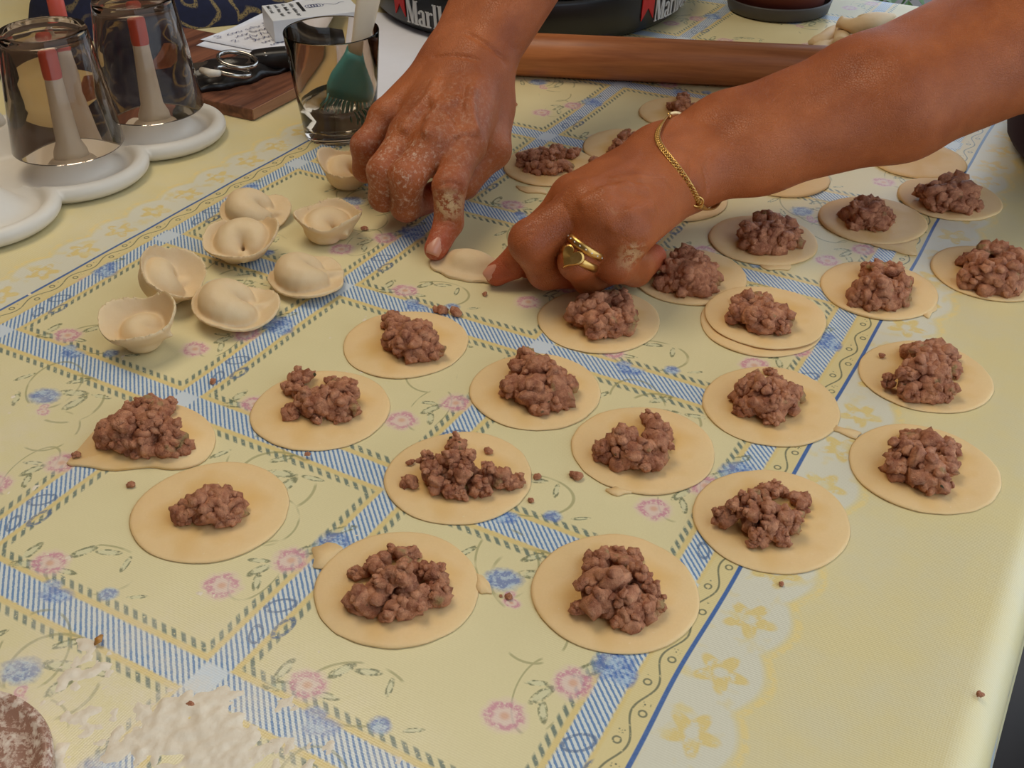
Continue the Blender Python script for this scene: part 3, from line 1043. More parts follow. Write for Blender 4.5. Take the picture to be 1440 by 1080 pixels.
dumpling(490, 246, 'folded dumpling beside the curled fingers, apart from the cluster', Rc=9, rt=9, Rb=23, slope=1.1, open_=-0.5, seed=1, tilt=(0.15, 0.12))
dumpling(358, 298, 'folded dumpling with a small tear, at the back of the cluster', Rc=9.5, rt=11, Rb=25, slope=0.25, open_=0.1, seed=2, tilt=(0.1, 0.1))
dumpling(464, 321, 'neat bowl-shaped dumpling with a deep crease, at the right of the cluster', Rc=9, rt=9.5, Rb=22, slope=1.1, open_=-0.75, seed=3)
dumpling(344, 347, 'plump dumpling with a split belly in the middle of the cluster', Rc=9.5, rt=11, Rb=25, slope=0.75, open_=-1.35, seed=4, tilt=(0.12, -0.1))
dumpling(432, 387, 'dumpling with a wide flat brim, right front of the cluster', Rc=9.5, rt=11, Rb=25.5, slope=0.2, open_=0.35, seed=5)
dumpling(226, 404, 'upright dumpling folded like a fortune cookie, left side of the cluster', Rc=8, rt=10.5, Rb=22, slope=1.05, open_=0.6, seed=6, tilt=(0.18, 0.62), span=4.6)
dumpling(329, 432, 'dumpling with a round belly and turned-up brim, front centre of the cluster', Rc=10, rt=11.5, Rb=26, slope=0.35, open_=0.25, seed=7, tilt=(0.08, 0.1))
dumpling(208, 470, 'open cup-shaped dumpling nearest the camera in the cluster', Rc=5.5, rt=8.5, Rb=22, slope=1.1, open_=-0.3, seed=8, tilt=(0.2, -0.12), rmin=6)

# the one being pressed shut by the fingers
def pressed():
    a, b = px(604, 364, .004), px(700, 386, .004)
    c = (a + b) / 2 + np.array([0.004, 0.004, 0])

    def fn(Q):
        u = unit(b - a)
        w_ = np.array([-u[1], u[0], 0])
        q = Q - c
        x, y, z = q @ u * 1000, q @ w_ * 1000, Q[:, 2] * 1000
        rho = np.sqrt((x / 29) ** 2 + (y / 17.5) ** 2)
        flat = np.maximum(np.abs(z - 1.3) - 1.2, (rho - 1 - 0.02 * np.sin(9 * np.arctan2(y, x))) * 16)
        belly = (np.sqrt((x / 21) ** 2 + ((y - 2) / 12) ** 2 + (z / 12.5) ** 2) - 1) * 10
        d = smin(flat, belly, 5.0) + 0.3 * vnoise(Q * 1000, 0.2, 4)
        return np.maximum(d, -z) / 1000
    V, F = surface(fn, c + [-.034, -.03, -.006], c + [.034, .03, .020], 0.0011)
    tag(link_mesh('half_closed_dumpling', V, F, M_DOUGH2, loc=(c[0], c[1], 0)), 'half-moon dumpling being pressed shut under both fingertips', 'dumpling')


pressed()

# ------------------------------------------------------------------ spilled flour
def flour():
    blobs = [(118, 905, 34, 1), (96, 948, 30, 1), (150, 940, 40, .9), (235, 1010, 60, 1.1), (310, 1000, 55, 1.0), (190, 1050, 60, 1), (120, 1010, 40, .8), (385, 1040, 60, .75), (70, 1060, 40, 1),
             (300, 1065, 60, 1), (60, 985, 26, .7), (455, 1055, 50, .7), (420, 985, 40, .55), (395, 835, 36, .55), (285, 838, 26, .5), (440, 905, 40, .5), (330, 925, 30, .45), (25, 565, 40, .5), (15, 745, 60, .45), (60, 690, 50, .4), (90, 440, 16, .6)]
    parts = []
    for i, (x0, y0, x1, y1) in enumerate([(0, 0, 0, 0)]):
        c = np.array([(*px(x, y)[:2], r / ppm(px(x, y)), s) for x, y, r, s in blobs])
        lo = np.array([-.34, .25]); hi = np.array([-.03, .64])
        h = 0.0012
        n = ((hi - lo) / h).astype(int)
        X, Y = np.meshgrid(lo[0] + np.arange(n[0]) * h, lo[1] + np.arange(n[1]) * h, indexing='ij')
        P = np.stack([X.ravel(), Y.ravel(), 0 * X.ravel()], 1)
        m = np.zeros(len(P))
        for bx, by, r, s in c:
            m += s * np.exp(-((P[:, 0] - bx) ** 2 + ((P[:, 1] - by)) ** 2) / (2 * (r * 0.62) ** 2))
        m = np.minimum(m, 1.25)
        nz = vnoise(P, 60, 2, 3) * 0.55 + vnoise(P, 260, 9, 3) * 0.95
        z = (m * 0.85 + nz * 0.95 - 0.66) * 0.0015
        z = np.minimum(z, 0.0020) + np.maximum(z, 0) * 0.2
        Z = z.reshape(n)
        keep = np.maximum.reduce([Z[:-1, :-1], Z[1:, :-1], Z[:-1, 1:], Z[1:, 1:]]) > 0.00005
        q = np.argwhere(keep)
        idl = lambda a, b: a * n[1] + b
        F = np.stack([idl(q[:, 0], q[:, 1]), idl(q[:, 0] + 1, q[:, 1]), idl(q[:, 0] + 1, q[:, 1] + 1), idl(q[:, 0], q[:, 1] + 1)], 1)
        V = P.copy(); V[:, 2] = np.maximum(z, -0.0006)
        used = np.unique(F)
        mp = np.full(len(V), -1); mp[used] = np.arange(len(used))
        parts.append((V[used], mp[F]))
    t = NT('flour')
    n_ = t.noise(t.coord(), 300, 3)
    t.bump(n_, 0.5, 0.0008)
    t.set(Base_Color=t.mix(n_, lin(222, 204, 178), lin(238, 226, 204)), Roughness=0.95, Specular_IOR_Level=0.1)
    V, F = parts[0]
    tag(link_mesh('spilled_flour', V, F, t.mat, loc=(-.15, .31, 0)), 'white flour spilled and smeared over the front left of the cloth', 'flour', kind='stuff')


flour()

# ------------------------------------------------------------------ the person: both arms and hands (right hand at the back, left hand in front)
def chain(pts, rads):
    return [(np.array(a), np.array(b), ra / 1000, rb / 1000) for a, b, ra, rb in zip(pts[:-1], pts[1:], rads[:-1], rads[1:])]


def smin_chain(P, ch, k):
    d = cone(P, *ch[0])
    for c in ch[1:]:
        d = smin(d, cone(P, *c), k)
    return d


def dorsal(P):
    return unit(unit(CAM - P) * 0.55 + np.array([0, 0, 0.6]))


class Hand:
    """a hand and forearm as one implicit surface"""
    def __init__(s):
        s.core, s.soft, s.fingers, s.lines = [], [], {}, []
        s.dents = []

    def sdf(s, P):
        d = smin_chain(P, s.core, 0.014)
        for c in s.soft:
            d = smin(d, cone(P, *c), 0.016)
        for c, k in s.lines:
            d = smin(d, cone(P, *c), k)
        out = d
        for name, ch in s.fingers.items():
            f = smin_chain(P, ch, 0.0035)
            out = smin(out, smin(d, f, 0.007), 0.0016)
        for c, k in s.dents:                   # creases
            g = cone(P, *c)
            h = np.maximum(k - np.abs(-g - out), 0) / k
            out = np.maximum(out, -g) + h * h * k * 0.25
        return out


def knuckle(p, r):
    return (np.array(p), np.array(p) + 1e-5, r / 1000, r / 1000)


RH = Hand()
w0 = pxmm(655, 92, 84)
def rj(L): return [pxmm(*q) for q in L]
idx = rj([(655, 204, 57), (632, 262, 44), (631, 313, 21), (613, 350, 9.5)])
mid = rj([(612, 204, 60), (573, 248, 47), (571, 290, 21), (600, 283, 12)])
rng_ = rj([(575, 190, 59), (540, 240, 46), (539, 277, 23), (566, 262, 15)])
pin = rj([(545, 168, 56), (514, 205, 45), (514, 238, 26), (540, 230, 20)])
thb = rj([(685, 150, 58), (690, 210, 40), (652, 258, 23), (607, 274, 15)])
RH.fingers['index'] = chain(idx, [12.5, 11.2, 9.6, 8.0])
RH.fingers['middle'] = chain(mid, [13, 12.0, 10.5, 9])
RH.fingers['ring'] = chain(rng_, [12.5, 11.5, 10, 8.5])
RH.fingers['little'] = chain(pin, [11.5, 10.5, 9, 8])
RH.fingers['thumb'] = chain(thb, [15, 13, 11, 9])
lat = unit(idx[0] - pin[0])
wi, wp = w0 + lat * 0.013, w0 - lat * 0.013
e_far = pxmm(745, -75, 150)
RH.core = [(wi, e_far + lat * 0.012, .0205, .030), (wp, e_far - lat * 0.012, .0205, .030)]
e_up = e_far + (e_far - w0) * 0.9
for j, b in ((idx, wi), (mid, w0 + lat * 0.004), (rng_, w0 - lat * 0.006), (pin, wp)):
    RH.core.append((b, j[0], .0185, .0135))
RH.soft = [(wi - dorsal(wi) * 0.006, thb[0], .019, .016), (thb[0], thb[1], .016, .0135), (mid[0] - dorsal(mid[0]) * 0.012, w0 - dorsal(w0) * .008, .014, .016)]
for j, b, kk in ((idx, wi, 1.0), (mid, w0 + lat * 0.006, 1.0), (rng_, w0 - lat * 0.004, .8), (pin, wp, .6)):
    n0, n1 = dorsal(j[0]), dorsal(b)
    RH.lines.append(((j[0] + n0 * 0.0118, j[0] * .4 + b * .6 + n1 * .0158, .0034 * kk, .0024 * kk), .006))
    RH.lines.append((knuckle(j[0] + n0 * 0.0055, 9.5), .006))
# veins on the back of the hand
VEINS = []
for vv in ([(640, 190), (628, 172), (616, 150), (606, 132), (612, 116)], [(600, 185), (606, 165), (618, 152), (640, 140)], [(668, 180), (660, 150), (664, 126)], [(570, 180), (585, 158), (598, 140)]):
    VEINS.append(vv)
LH = Hand()
lw = pxmm(948, 235, 56)
li = rj([(806, 280, 56), (752, 330, 36), (722, 371, 15), (699, 385, 8.5)])
lm_j = rj([(822, 290, 62), (748, 340, 45), (768, 380, 19), (802, 384, 13)])
lr = rj([(850, 308, 61), (812, 368, 36), (828, 390, 16), (862, 380, 13)])
lp = rj([(886, 326, 54), (866, 368, 35), (893, 378, 17), (918, 362, 14)])
lt_ = rj([(880, 250, 40), (820, 300, 25), (775, 350, 15), (742, 372, 11)])
LH.fingers['index'] = chain(li, [12.5, 11, 9.3, 8.0])
LH.fingers['middle'] = chain(lm_j, [13.5, 14.0, 12, 10])
LH.fingers['ring'] = chain(lr, [12.5, 11.5, 10.5, 9])
LH.fingers['little'] = chain(lp, [12.5, 13, 11, 9])
LH.fingers['thumb'] = chain(lt_, [15, 13, 11, 9])
llat = unit(li[0] - lp[0])
la, lb_ = lw + llat * .013, lw - llat * .013
f1, f2, f3 = pxmm(1045, 201, 66), pxmm(1240, 138, 92), pxmm(1440, 50, 118)
elbow = f3 + (f3 - f2) * 0.35
LH.core = [(la, f1 + llat * .014, .021, .026), (lb_, f1 - llat * .014, .021, .026),
           (f1 + llat * .014, f2 + llat * .014, .026, .034), (f1 - llat * .014, f2 - llat * .014, .026, .034),
           (f2 + llat * .014, f3 + llat * .012, .034, .041), (f2 - llat * .014, f3 - llat * .012, .034, .041), (f3, elbow, .047, .046)]
for j, b in ((li, la), (lm_j, lw + llat * .004), (lr, lw - llat * .006), (lp, lb_)):
    LH.core.append((b, j[0], .0195, .0145))
LH.soft = [(la - dorsal(la) * .01, lt_[0], .019, .016), (lm_j[0] - dorsal(lm_j[0]) * .012, lw - dorsal(lw) * .008, .014, .017)]
for j, b, kk in ((li, la, 1.0), (lm_j, lw + llat * .005, 1.0), (lr, lw - llat * .006, .8), (lp, lb_, .6)):
    n0, n1 = dorsal(j[0]), dorsal(b)
    LH.lines.append(((j[0] + n0 * .012, j[0] * .4 + b * .6 + n1 * .0162, .0032 * kk, .0022 * kk), .006))
    LH.lines.append((knuckle(j[0] + n0 * .006, 9.5), .006))


def on_skin(H, x, y):
    """the point of the hand seen at photo pixel (x, y)"""
    d = unit(np.array([(x - 720) / F_PX, (y - 540) / F_PX, 1.0]) @ _R)
    t_ = 0.45
    for _ in range(60):
        g = H.sdf((CAM + d * t_)[None])[0]
        if g < 0.0002: break
        t_ += g * 0.9
    return CAM + d * t_


def add_lines(H, L, r, k, sink):
    new = []
    for vv in L:
        vp = []
        for q in vv:
            p_ = on_skin(H, *q)
            vp.append(p_ - dorsal(p_) * sink)
        new += [((a, b, r, r), k) for a, b in zip(vp[:-1], vp[1:])]
    return new


v1 = add_lines(RH, VEINS, .0016, .0045, .0009)
v2 = add_lines(LH, [[(905, 268), (880, 262), (850, 268), (822, 284)], [(915, 290), (885, 300), (862, 318)], [(930, 255), (900, 252), (868, 252)]], .0014, .0045, .0010)
# creases at the wrists and knuckles
dn1 = add_lines(RH, [[(655, 46), (680, 60), (700, 76), (712, 88)], [(610, 80), (640, 78), (672, 84)]], .0011, .0028, -.0004)
dn1 += add_lines(RH, [[(617, 262), (632, 256), (650, 262)], [(616, 274), (632, 270), (650, 275)], [(614, 312), (630, 310), (646, 316)], [(612, 318), (628, 317), (643, 322)], [(640, 196), (655, 190), (672, 196)]], .0006, .0018, -.0001)
dn2 = add_lines(LH, [[(985, 200), (972, 225), (972, 255), (985, 285)], [(1000, 215), (992, 240), (996, 268)]], .0010, .0035, -.0002)
dn2 += add_lines(LH, [[(732, 330), (742, 322), (756, 318)], [(728, 342), (738, 332), (752, 328)], [(708, 372), (714, 378), (722, 388)], [(790, 285), (800, 300), (806, 318)], [(878, 338), (892, 344), (906, 340)], [(884, 352), (896, 356), (908, 352)]], .0006, .0018, -.0001)
RH.lines += v1
LH.lines += v2
RH.dents += dn1
LH.dents += dn2


def skin_material():
    t = NT('tanned_skin')
    o = t.coord()
    n = t.noise(o, 28, 4, 0.6)
    n2 = t.noise(o, 420, 3, 0.6)
    c = t.mix(t.rng(n, 0.3, 0.7), lin(150, 76, 34), lin(182, 101, 52))
    c = t.mix(t.m('MULTIPLY', t.attr('red'), 0.6), c, lin(190, 82, 54))
    c = t.mix(t.rng(t.noise(o, 620, 2), 0.66, 0.74, 0, 0.35), c, lin(128, 70, 42))        # freckles and pores
    fl = t.m('MULTIPLY', t.attr('flour'), t.rng(t.noise(o, 330, 5, 0.75), 0.50, 0.66))
    c = t.mix(t.m('MULTIPLY', fl, 0.62), c, lin(236, 214, 186))
    dg = t.m('MULTIPLY', t.attr('paste'), t.rng(t.noise(o, 260, 4, 0.7), 0.44, 0.52))
    c = t.mix(dg, c, lin(214, 178, 128))
    # fine creases
    vr = t.voronoi(t.mapping(o, scale=(1, 1, 1)), 620, 'DISTANCE_TO_EDGE')
    h = t.m('ADD', t.m('MULTIPLY', t.rng(vr, 0.0, 0.12), 0.5), t.m('ADD', t.m('MULTIPLY', n2, 0.5), t.m('MULTIPLY', dg, 1.6)))
    t.bump(h, 0.5, 0.0008)
    return t.set(Base_Color=c, Roughness=t.m('ADD', 0.46, t.m('MULTIPLY', fl, 0.3)), Specular_IOR_Level=0.42,
                 Subsurface_Weight=0.12, Subsurface_Radius=(0.006, 0.0022, 0.0011), Subsurface_Scale=1.0)


M_SKIN = skin_material()


def finish_hand(H, lo, hi, h, floury):
    fn = H.sdf
    V, F = surface(fn, lo, hi, h)
    red = np.zeros(len(V)); fl = np.zeros(len(V)); pa = np.zeros(len(V))
    for name, ch in H.fingers.items():
        tip = ch[-1][1]
        red = np.maximum(red, np.clip(1 - (np.linalg.norm(V - tip, axis=1) - .006) / .018, 0, 1))
        for c in ch[1:2]:
            red = np.maximum(red, 0.35 * np.clip(1 - np.linalg.norm(V - c[0], axis=1) / .018, 0, 1))
    if floury:
        for name, wgt in (('index', .35), ('middle', 1.0), ('ring', .9), ('little', .5), ('thumb', .2)):
            ch = H.fingers[name]
            d = np.minimum.reduce([cone(V, *c) for c in ch])
            dm = np.linalg.norm(V - ch[1][0], axis=1)
            fl = np.maximum(fl, wgt * np.clip(1 - np.maximum(d, 0) / .008, 0, 1) * np.clip(1.25 - dm / .045, 0.15, 1))
        fl = np.maximum(fl, 0.3 * np.clip((.80 - V[:, 1]) / .04, 0, 1))
        a = H.fingers['index'][1]
        q = a[0] * .35 + a[1] * .65
        pa = np.clip(1.6 - np.linalg.norm(V - (q + dorsal(q) * .008), axis=1) / .0085, 0, 1)
    else:
        for q, r in ((pxmm(867, 293, 76), .004), (pxmm(833, 310, 72), .003), (pxmm(892, 368, 45), .009)):
            pa = np.maximum(pa, 0.8 * np.clip(1.5 - np.linalg.norm(V - q, axis=1) / r, 0, 1))
    # faint wrinkles
    V = V + 0
    return V, F, red, fl, pa


sh_c = ab(4.95, 4.55)                       # where the person stands, off the table's right edge
def person():
    allp = [c for H in (RH, LH) for ch in H.fingers.values() for c in ch]
    lo = np.min([c[1] for ch in RH.fingers.values() for c in ch] + [w0, e_far], 0) - [.03, .03, .03]
    hi = np.max([c[0] for ch in RH.fingers.values() for c in ch] + [w0, e_far], 0) + [.045, .045, .045]
    A_ = finish_hand(RH, lo, hi, 0.00135, True)
    lo = np.min([c[1] for ch in LH.fingers.values() for c in ch] + [lw, elbow], 0) - [.03, .06, .03]
    hi = np.max([c[0] for ch in LH.fingers.values() for c in ch] + [lw, elbow], 0) + [.06, .06, .06]
    B_ = finish_hand(LH, lo, hi, 0.0015, False)
    # upper arms up to the shoulders (outside the picture)
    shR = np.array([sh_c[0] - .02, sh_c[1] + .16, .46]); shL = np.array([sh_c[0] + .03, sh_c[1] - .17, .44])
    elR = e_far + unit(e_far - w0) * 0.14
    t1 = tube([e_far - unit(e_far - w0) * .01, e_far * .5 + elR * .5, elR, elR * .5 + shR * .5, shR], [.040, .043, .044, .048, .05], 20)
    t2 = tube([elbow - unit(elbow - f3) * .02, elbow, elbow * .5 + shL * .5, shL], [.045, .047, .05, .052], 20)
    n1, n2 = len(A_[0]), len(B_[0])
    Fs = [tuple(r) for r in A_[1].tolist()] + [tuple(i + n1 for i in r) for r in B_[1].tolist()]
    Vs = [A_[0], B_[0]]
    n = n1 + n2
    for v, f in (t1, t2):
        Fs += [tuple(i + n for i in q) for q in f]
        Vs.append(v); n += len(v)
    V = np.concatenate(Vs)
    pad = np.zeros(n - n1 - n2)
    at = {'red': np.concatenate([A_[2], B_[2], pad]), 'flour': np.concatenate([A_[3], B_[3], pad]), 'paste': np.concatenate([A_[4], B_[4], pad])}
    base = (sh_c[0], sh_c[1], -0.75)
    me = link_mesh('person', V, Fs, M_SKIN, loc=base, attrs=at)
    tag(me, 'person in a plum top with tanned bare arms, pressing a dumpling with both hands', 'person')
    # clothing
    cl = plain('plum_cloth', lin(46, 26, 48), 0.85, scale=300, bump=0.3)
    chest = np.array([sh_c[0], sh_c[1], 0])
    fwd = -ADIR

    def torso(P):
        q = P - chest
        x, y, z = q @ ADIR, q @ BDIR, P[:, 2]
        tz = np.clip((z + 0.25) / 0.75, 0, 1)
        wx = 0.115 + 0.02 * np.sin(tz * PI); wy = 0.165 + 0.03 * np.abs(tz - 0.4)
        u_ = np.clip((z + 0.004) / 0.010, 0, 1)
        lean = -0.13 * u_ * u_ * (3 - 2 * u_) - 0.12 * np.clip(z, 0, 0.5)
        r = np.sqrt(((x - lean) / wx) ** 2 + (y / wy) ** 2)
        d = (r - 1) * 0.08
        d = np.maximum(d, np.maximum(z - 0.52, -0.28 - z))
        a = cone(P, shR, shR * .55 + elR * .45, .066, .060)
        b = cone(P, shL, shL * .55 + elbow * .45, .066, .060)
        d = smin(d, smin(a, b, .02), .05)
        return d + 0.004 * vnoise(P, 14, 3, 2)
    V, F = surface(torso, chest + [-.35, -.4, -.32], chest + [.3, .42, .62], 0.009)
    link_mesh('shirt', V, F, cl, me, loc=(chest[0], chest[1], 0.1))
    trm = plain('dark_trousers', lin(34, 32, 44), 0.85, scale=200)

    def legs(P):
        d = None
        for s in (-1, 1):
            c = chest + BDIR * s * .085
            g = cone(P, (c[0], c[1], -.25), (c[0], c[1], -.72), .088, .055)
            d = g if d is None else smin(d, g, .03)
        return np.maximum(d, -.745 - P[:, 2])
    V, F = surface(legs, chest + [-.2, -.25, -.76], chest + [.2, .25, -.14], 0.014)
    link_mesh('trousers', V, F, trm, me, loc=(chest[0], chest[1], -.5))
    # nails
    nm = plain('fingernail', lin(208, 144, 116), 0.3, var=0.05)

    def nail(tip, prev, nrm, wd=.0052, ln=.0062, off=.0070):
        ax = unit(tip - prev)
        nrm = unit(nrm - ax * (nrm @ ax))
        sd = np.cross(ax, nrm)
        V, F = [], []
        n_ = 9
        for lay in (0, 1):
            for i in range(n_):
                for j in range(n_):
                    u, v_ = -1 + 2 * i / (n_ - 1), -1 + 2 * j / (n_ - 1)
                    k = math.sqrt(max(0.0, 1 - 0.30 * u * u)) if True else 1
                    p = tip + ax * ln * (v_ * k + 0.15) + sd * wd * u * math.sqrt(max(0.02, 1 - 0.45 * max(0, abs(v_) - .2) ** 2))
                    p = p + nrm * (off - 0.0026 * u * u - 0.0012 * max(0, v_) ** 2 + (0.0006 if lay else -0.0012))
                    V.append(p)
        idn = lambda l, i, j: l * n_ * n_ + i * n_ + j
        for i in range(n_ - 1):
            for j in range(n_ - 1):
                F.append((idn(1, i, j), idn(1, i + 1, j), idn(1, i + 1, j + 1), idn(1, i, j + 1)))
        for i in range(n_ - 1):
            for (a, b) in (((i, 0), (i + 1, 0)), ((i + 1, n_ - 1), (i, n_ - 1))):
                F.append((idn(0, *a), idn(0, *b), idn(1, *b), idn(1, *a)))
            for (a, b) in (((0, i + 1), (0, i)), ((n_ - 1, i), (n_ - 1, i + 1))):
                F.append((idn(0, *a), idn(0, *b), idn(1, *b), idn(1, *a)))
        o = link_mesh('fingernail', V, F, nm, me, loc=tuple(tip))
        return o
    up = np.array([0, 0, 1.0])
    nail(idx[3], idx[2], unit(CAM - idx[3]) * .8 + up * .5, off=.0078)
    nail(li[3], li[2], unit(CAM - li[3]) * .6 + up * .7 + np.array([-.3, 0, 0]), wd=.0048, off=.0078)
    return me


PERSON = person()

# ------------------------------------------------------------------ jewellery
def gold(name, rough=0.33):
    t = NT(name)
    n = t.noise(t.coord(), 400, 2)
    return t.set(Base_Color=t.mix(n, lin(204, 158, 84), lin(232, 192, 118)), Metallic=1.0, Roughness=rough)


M_GOLD = gold('gold')


def torus_band(c, axis, R, prof, seg=48, sx=1.0):
    """ring band: prof is a list of (dr, dz) around the band's section"""
    fr = frame(axis)
    V, F = [], []
    m = len(prof)
    for k in range(seg):
        a = 2 * PI * k / seg
        rd = math.cos(a) * fr[:, 0] * sx + math.sin(a) * fr[:, 1]
        for dr, dz in prof:
            V.append(c + rd * (R + dr) + fr[:, 2] * dz)
    for k in range(seg):
        k2 = (k + 1) % seg
        for j in range(m):
            j2 = (j + 1) % m
            F.append((k * m + j, k2 * m + j, k2 * m + j2, k * m + j2))
    return np.array(V), F


def rings():
    a, b = lr[0], lr[1]
    ax = unit(b - a)
    sect = [(-.0003, -.0026), (.0009, -.0024), (.0015, -.0010), (.0015, .0010), (.0009, .0024), (-.0003, .0026)]
    R = 0.0122
    c1 = a * .36 + b * .64
    e = empty('ring', c1, 'narrow gold band with tiny stones, nearest the knuckle on the ring finger', 'ring', 'gold rings on the front hand')
    v, f = torus_band(c1, ax, R, sect)
    link_mesh('band', v, f, M_GOLD, e, loc=c1)
    st = plain('tiny_stones', lin(235, 230, 220), 0.08, spec=0.9)
    parts = []
    fr = frame(ax)
    for k in range(20):
        t_ = 2 * PI * k / 20
        v, f = ico(1)
        parts.append((v * .0006 + c1 + (math.cos(t_) * fr[:, 0] + math.sin(t_) * fr[:, 1]) * (R + .0014), f))
    v, f = join(parts)
    link_mesh('stones', v, f, st, e, loc=c1)
    c2 = a * .10 + b * .90
    e2 = empty('ring', c2, 'gold ring with a large heart plate facing the camera, lower one on the finger', 'ring', 'gold rings on the front hand')
    v, f = torus_band(c2, ax, R - .0002, sect)
    link_mesh('band', v, f, M_GOLD, e2, loc=c2)
    # heart plate
    n = dorsal(c2)
    n = unit(n - ax * (n @ ax) * .8)
    sd = unit(np.cross(ax, n)); dn = np.cross(n, sd)
    if dn @ ax < 0: dn, sd = -dn, -sd
    pts = []
    for k in range(40):
        t_ = 2 * PI * k / 40
        x = 16 * math.sin(t_) ** 3
        y = -(13 * math.cos(t_) - 5 * math.cos(2 * t_) - 2 * math.cos(3 * t_) - math.cos(4 * t_))
        pts.append((x / 16 * .0076, y / 16 * .0078))
    V, F = [], []
    hc = c2 + n * (R + .0012) + dn * .0025
    for z, sc in ((-.0012, 1.0), (.0006, 1.0), (.0012, .86)):
        for x, y in pts:
            V.append(hc + sd * x * sc + dn * y * sc + n * (z - 18 * x * x))
    V.append(hc + n * .0013)
    m = len(pts)
    for l in (0, 1):
        for k in range(m):
            k2 = (k + 1) % m
            F.append((l * m + k, l * m + k2, (l + 1) * m + k2, (l + 1) * m + k))
    for k in range(m):
        F.append((2 * m + k, 2 * m + (k + 1) % m, 3 * m))
    link_mesh('heart_plate', V, F, M_GOLD, e2, loc=hc, smooth=False)


rings()


def bracelet():
    # closed curve lying on the wrist's skin, a little loose and slanted
    top, bot = px(945, 168, .085), px(985, 300, .035)
    axis0 = unit(f1 - lw)
    c = lw + axis0 * 0.014
    nd = dorsal(c)
    nd = unit(nd - axis0 * (nd @ axis0))
    fr = frame(axis0)
    # slant: lower end shifted towards the elbow
    pts = []
    n = 72
    for k in range(n):
        a = 2 * PI * k / n
        dr = math.cos(a) * fr[:, 0] + math.sin(a) * fr[:, 1]
        sl = -0.026 * (dr @ nd) + 0.010 * (dr @ llat)
        o = c + axis0 * sl
        t_ = np.linspace(.012, .085, 220)
        d = LH.sdf(o + dr * t_[:, None])
        ok_ = np.argmax(d > 0.0008)
        r = t_[ok_] if ok_ > 0 else .03
        pts.append(o + dr * r)
    pts = np.array(pts)
    for _ in range(4): pts = (np.roll(pts, 1, 0) + pts * 2 + np.roll(pts, -1, 0)) / 4
    # which stretch is the plain bar: the far, upper side
    tops = pts @ unit(llat + np.array([0, 0, .35]))
    k0 = int(np.argmax(tops))
    seg = np.linalg.norm(np.roll(pts, -1, 0) - pts, axis=1)
    e = empty('bracelet', c, 'gold curb-chain bracelet with a smooth bar and clasp around the front wrist', 'bracelet')
    bar = np.array([pts[(k0 + j) % n] for j in range(-9, 9)])
    nv = [unit(p - c - axis0 * ((p - c) @ axis0)) for p in bar]
    v, f = tube(bar + np.array(nv) * .0008, .0021, 10, 0.45, hint=axis0)
    link_mesh('name_bar', v, f, M_GOLD, e, loc=bar[9])
    rest = np.array([pts[(k0 + 8 + j) % n] for j in range(n - 16)])
    s = np.concatenate([[0], np.cumsum(np.linalg.norm(np.diff(rest, axis=0), axis=1))])
    step = .0026
    parts = []
    cnt = int(s[-1] / step)
    for i in range(cnt):
        p = np.array([np.interp(i * step, s, rest[:, d]) for d in range(3)])
        p2 = np.array([np.interp(i * step + .001, s, rest[:, d]) for d in range(3)])
        tg = unit(p2 - p)
        nn = unit(p - c - axis0 * ((p - c) @ axis0))
        sd = np.cross(tg, nn)
        tw = 0.5
        N = unit(nn * math.cos(tw) + sd * math.sin(tw)); S = np.cross(N, tg)
        ring_ = [p + nn * .0009 + tg * .0021 * math.cos(q) + S * .0017 * math.sin(q) for q in np.linspace(0, 2 * PI, 12, endpoint=False)]
        parts.append(tube(ring_, .00058, 6, closed=True, hint=N))
    v, f = join(parts)
    link_mesh('chain', v, f, M_GOLD, e, loc=rest[0])
    # clasp: where the chain turns under, nearest the camera
    tgt = px(960, 292, .045)
    kc = int(np.argmin([np.linalg.norm(((q - CAM) @ _R.T)[:2] / ((q - CAM) @ _R[2]) - np.array([(957 - 720) / F_PX, (291 - 540) / F_PX])) + (0 if unit(q - c) @ (CAM - q) > 0 else 9) for q in pts]))
    p, p2 = pts[kc], pts[(kc + 1) % n]
    tg = unit(p2 - p); nn = unit(p - c)
    fr2 = frame(nn, tg)
    ring_ = [p + nn * .002 + fr2[:, 0] * .0034 * math.cos(q) + fr2[:, 1] * .0034 * math.sin(q) for q in np.linspace(0, 2 * PI, 20, endpoint=False)]
    v, f = tube(ring_, .0007, 8, closed=True, hint=nn)
    link_mesh('jump_ring', v, f, M_GOLD, e, loc=p)
    q0 = p + nn * .002 + tg * (.0045 if (tg @ (px(985, 300, .03) - p)) > 0 else -.0045)
    dirc = unit(q0 - p - nn * .002)
    v, f = tube([q0 - dirc * .001, q0 + dirc * .001, q0 + dirc * .004, q0 + dirc * .006], [.0012, .0026, .0022, .0009], 10, 0.6, hint=nn)
    link_mesh('clasp', v, f, M_GOLD, e, loc=q0)


bracelet()

# ------------------------------------------------------------------ glass drying rack with upturned tumblers
M_WHITE = plain('white_plastic', lin(218, 210, 196), 0.42, var=0.03, spec=0.4)
M_RED = plain('red_plastic', lin(214, 92, 74), 0.4, var=0.04)
M_SMOKE = glass('smoky_glass', (0.80, 0.70, 0.60, 1), ior=1.3)
M_BROWNG = glass('brown_glass', (0.86, 0.76, 0.66, 1))
LB = np.array([-0.336, 0.817, 0])
U = BDIR * 0.0885
Wd = -ADIR * 0.0885
LOBES = [LB + U * i + Wd * j for j in (0, 1) for i in (-1, 0, 1)]


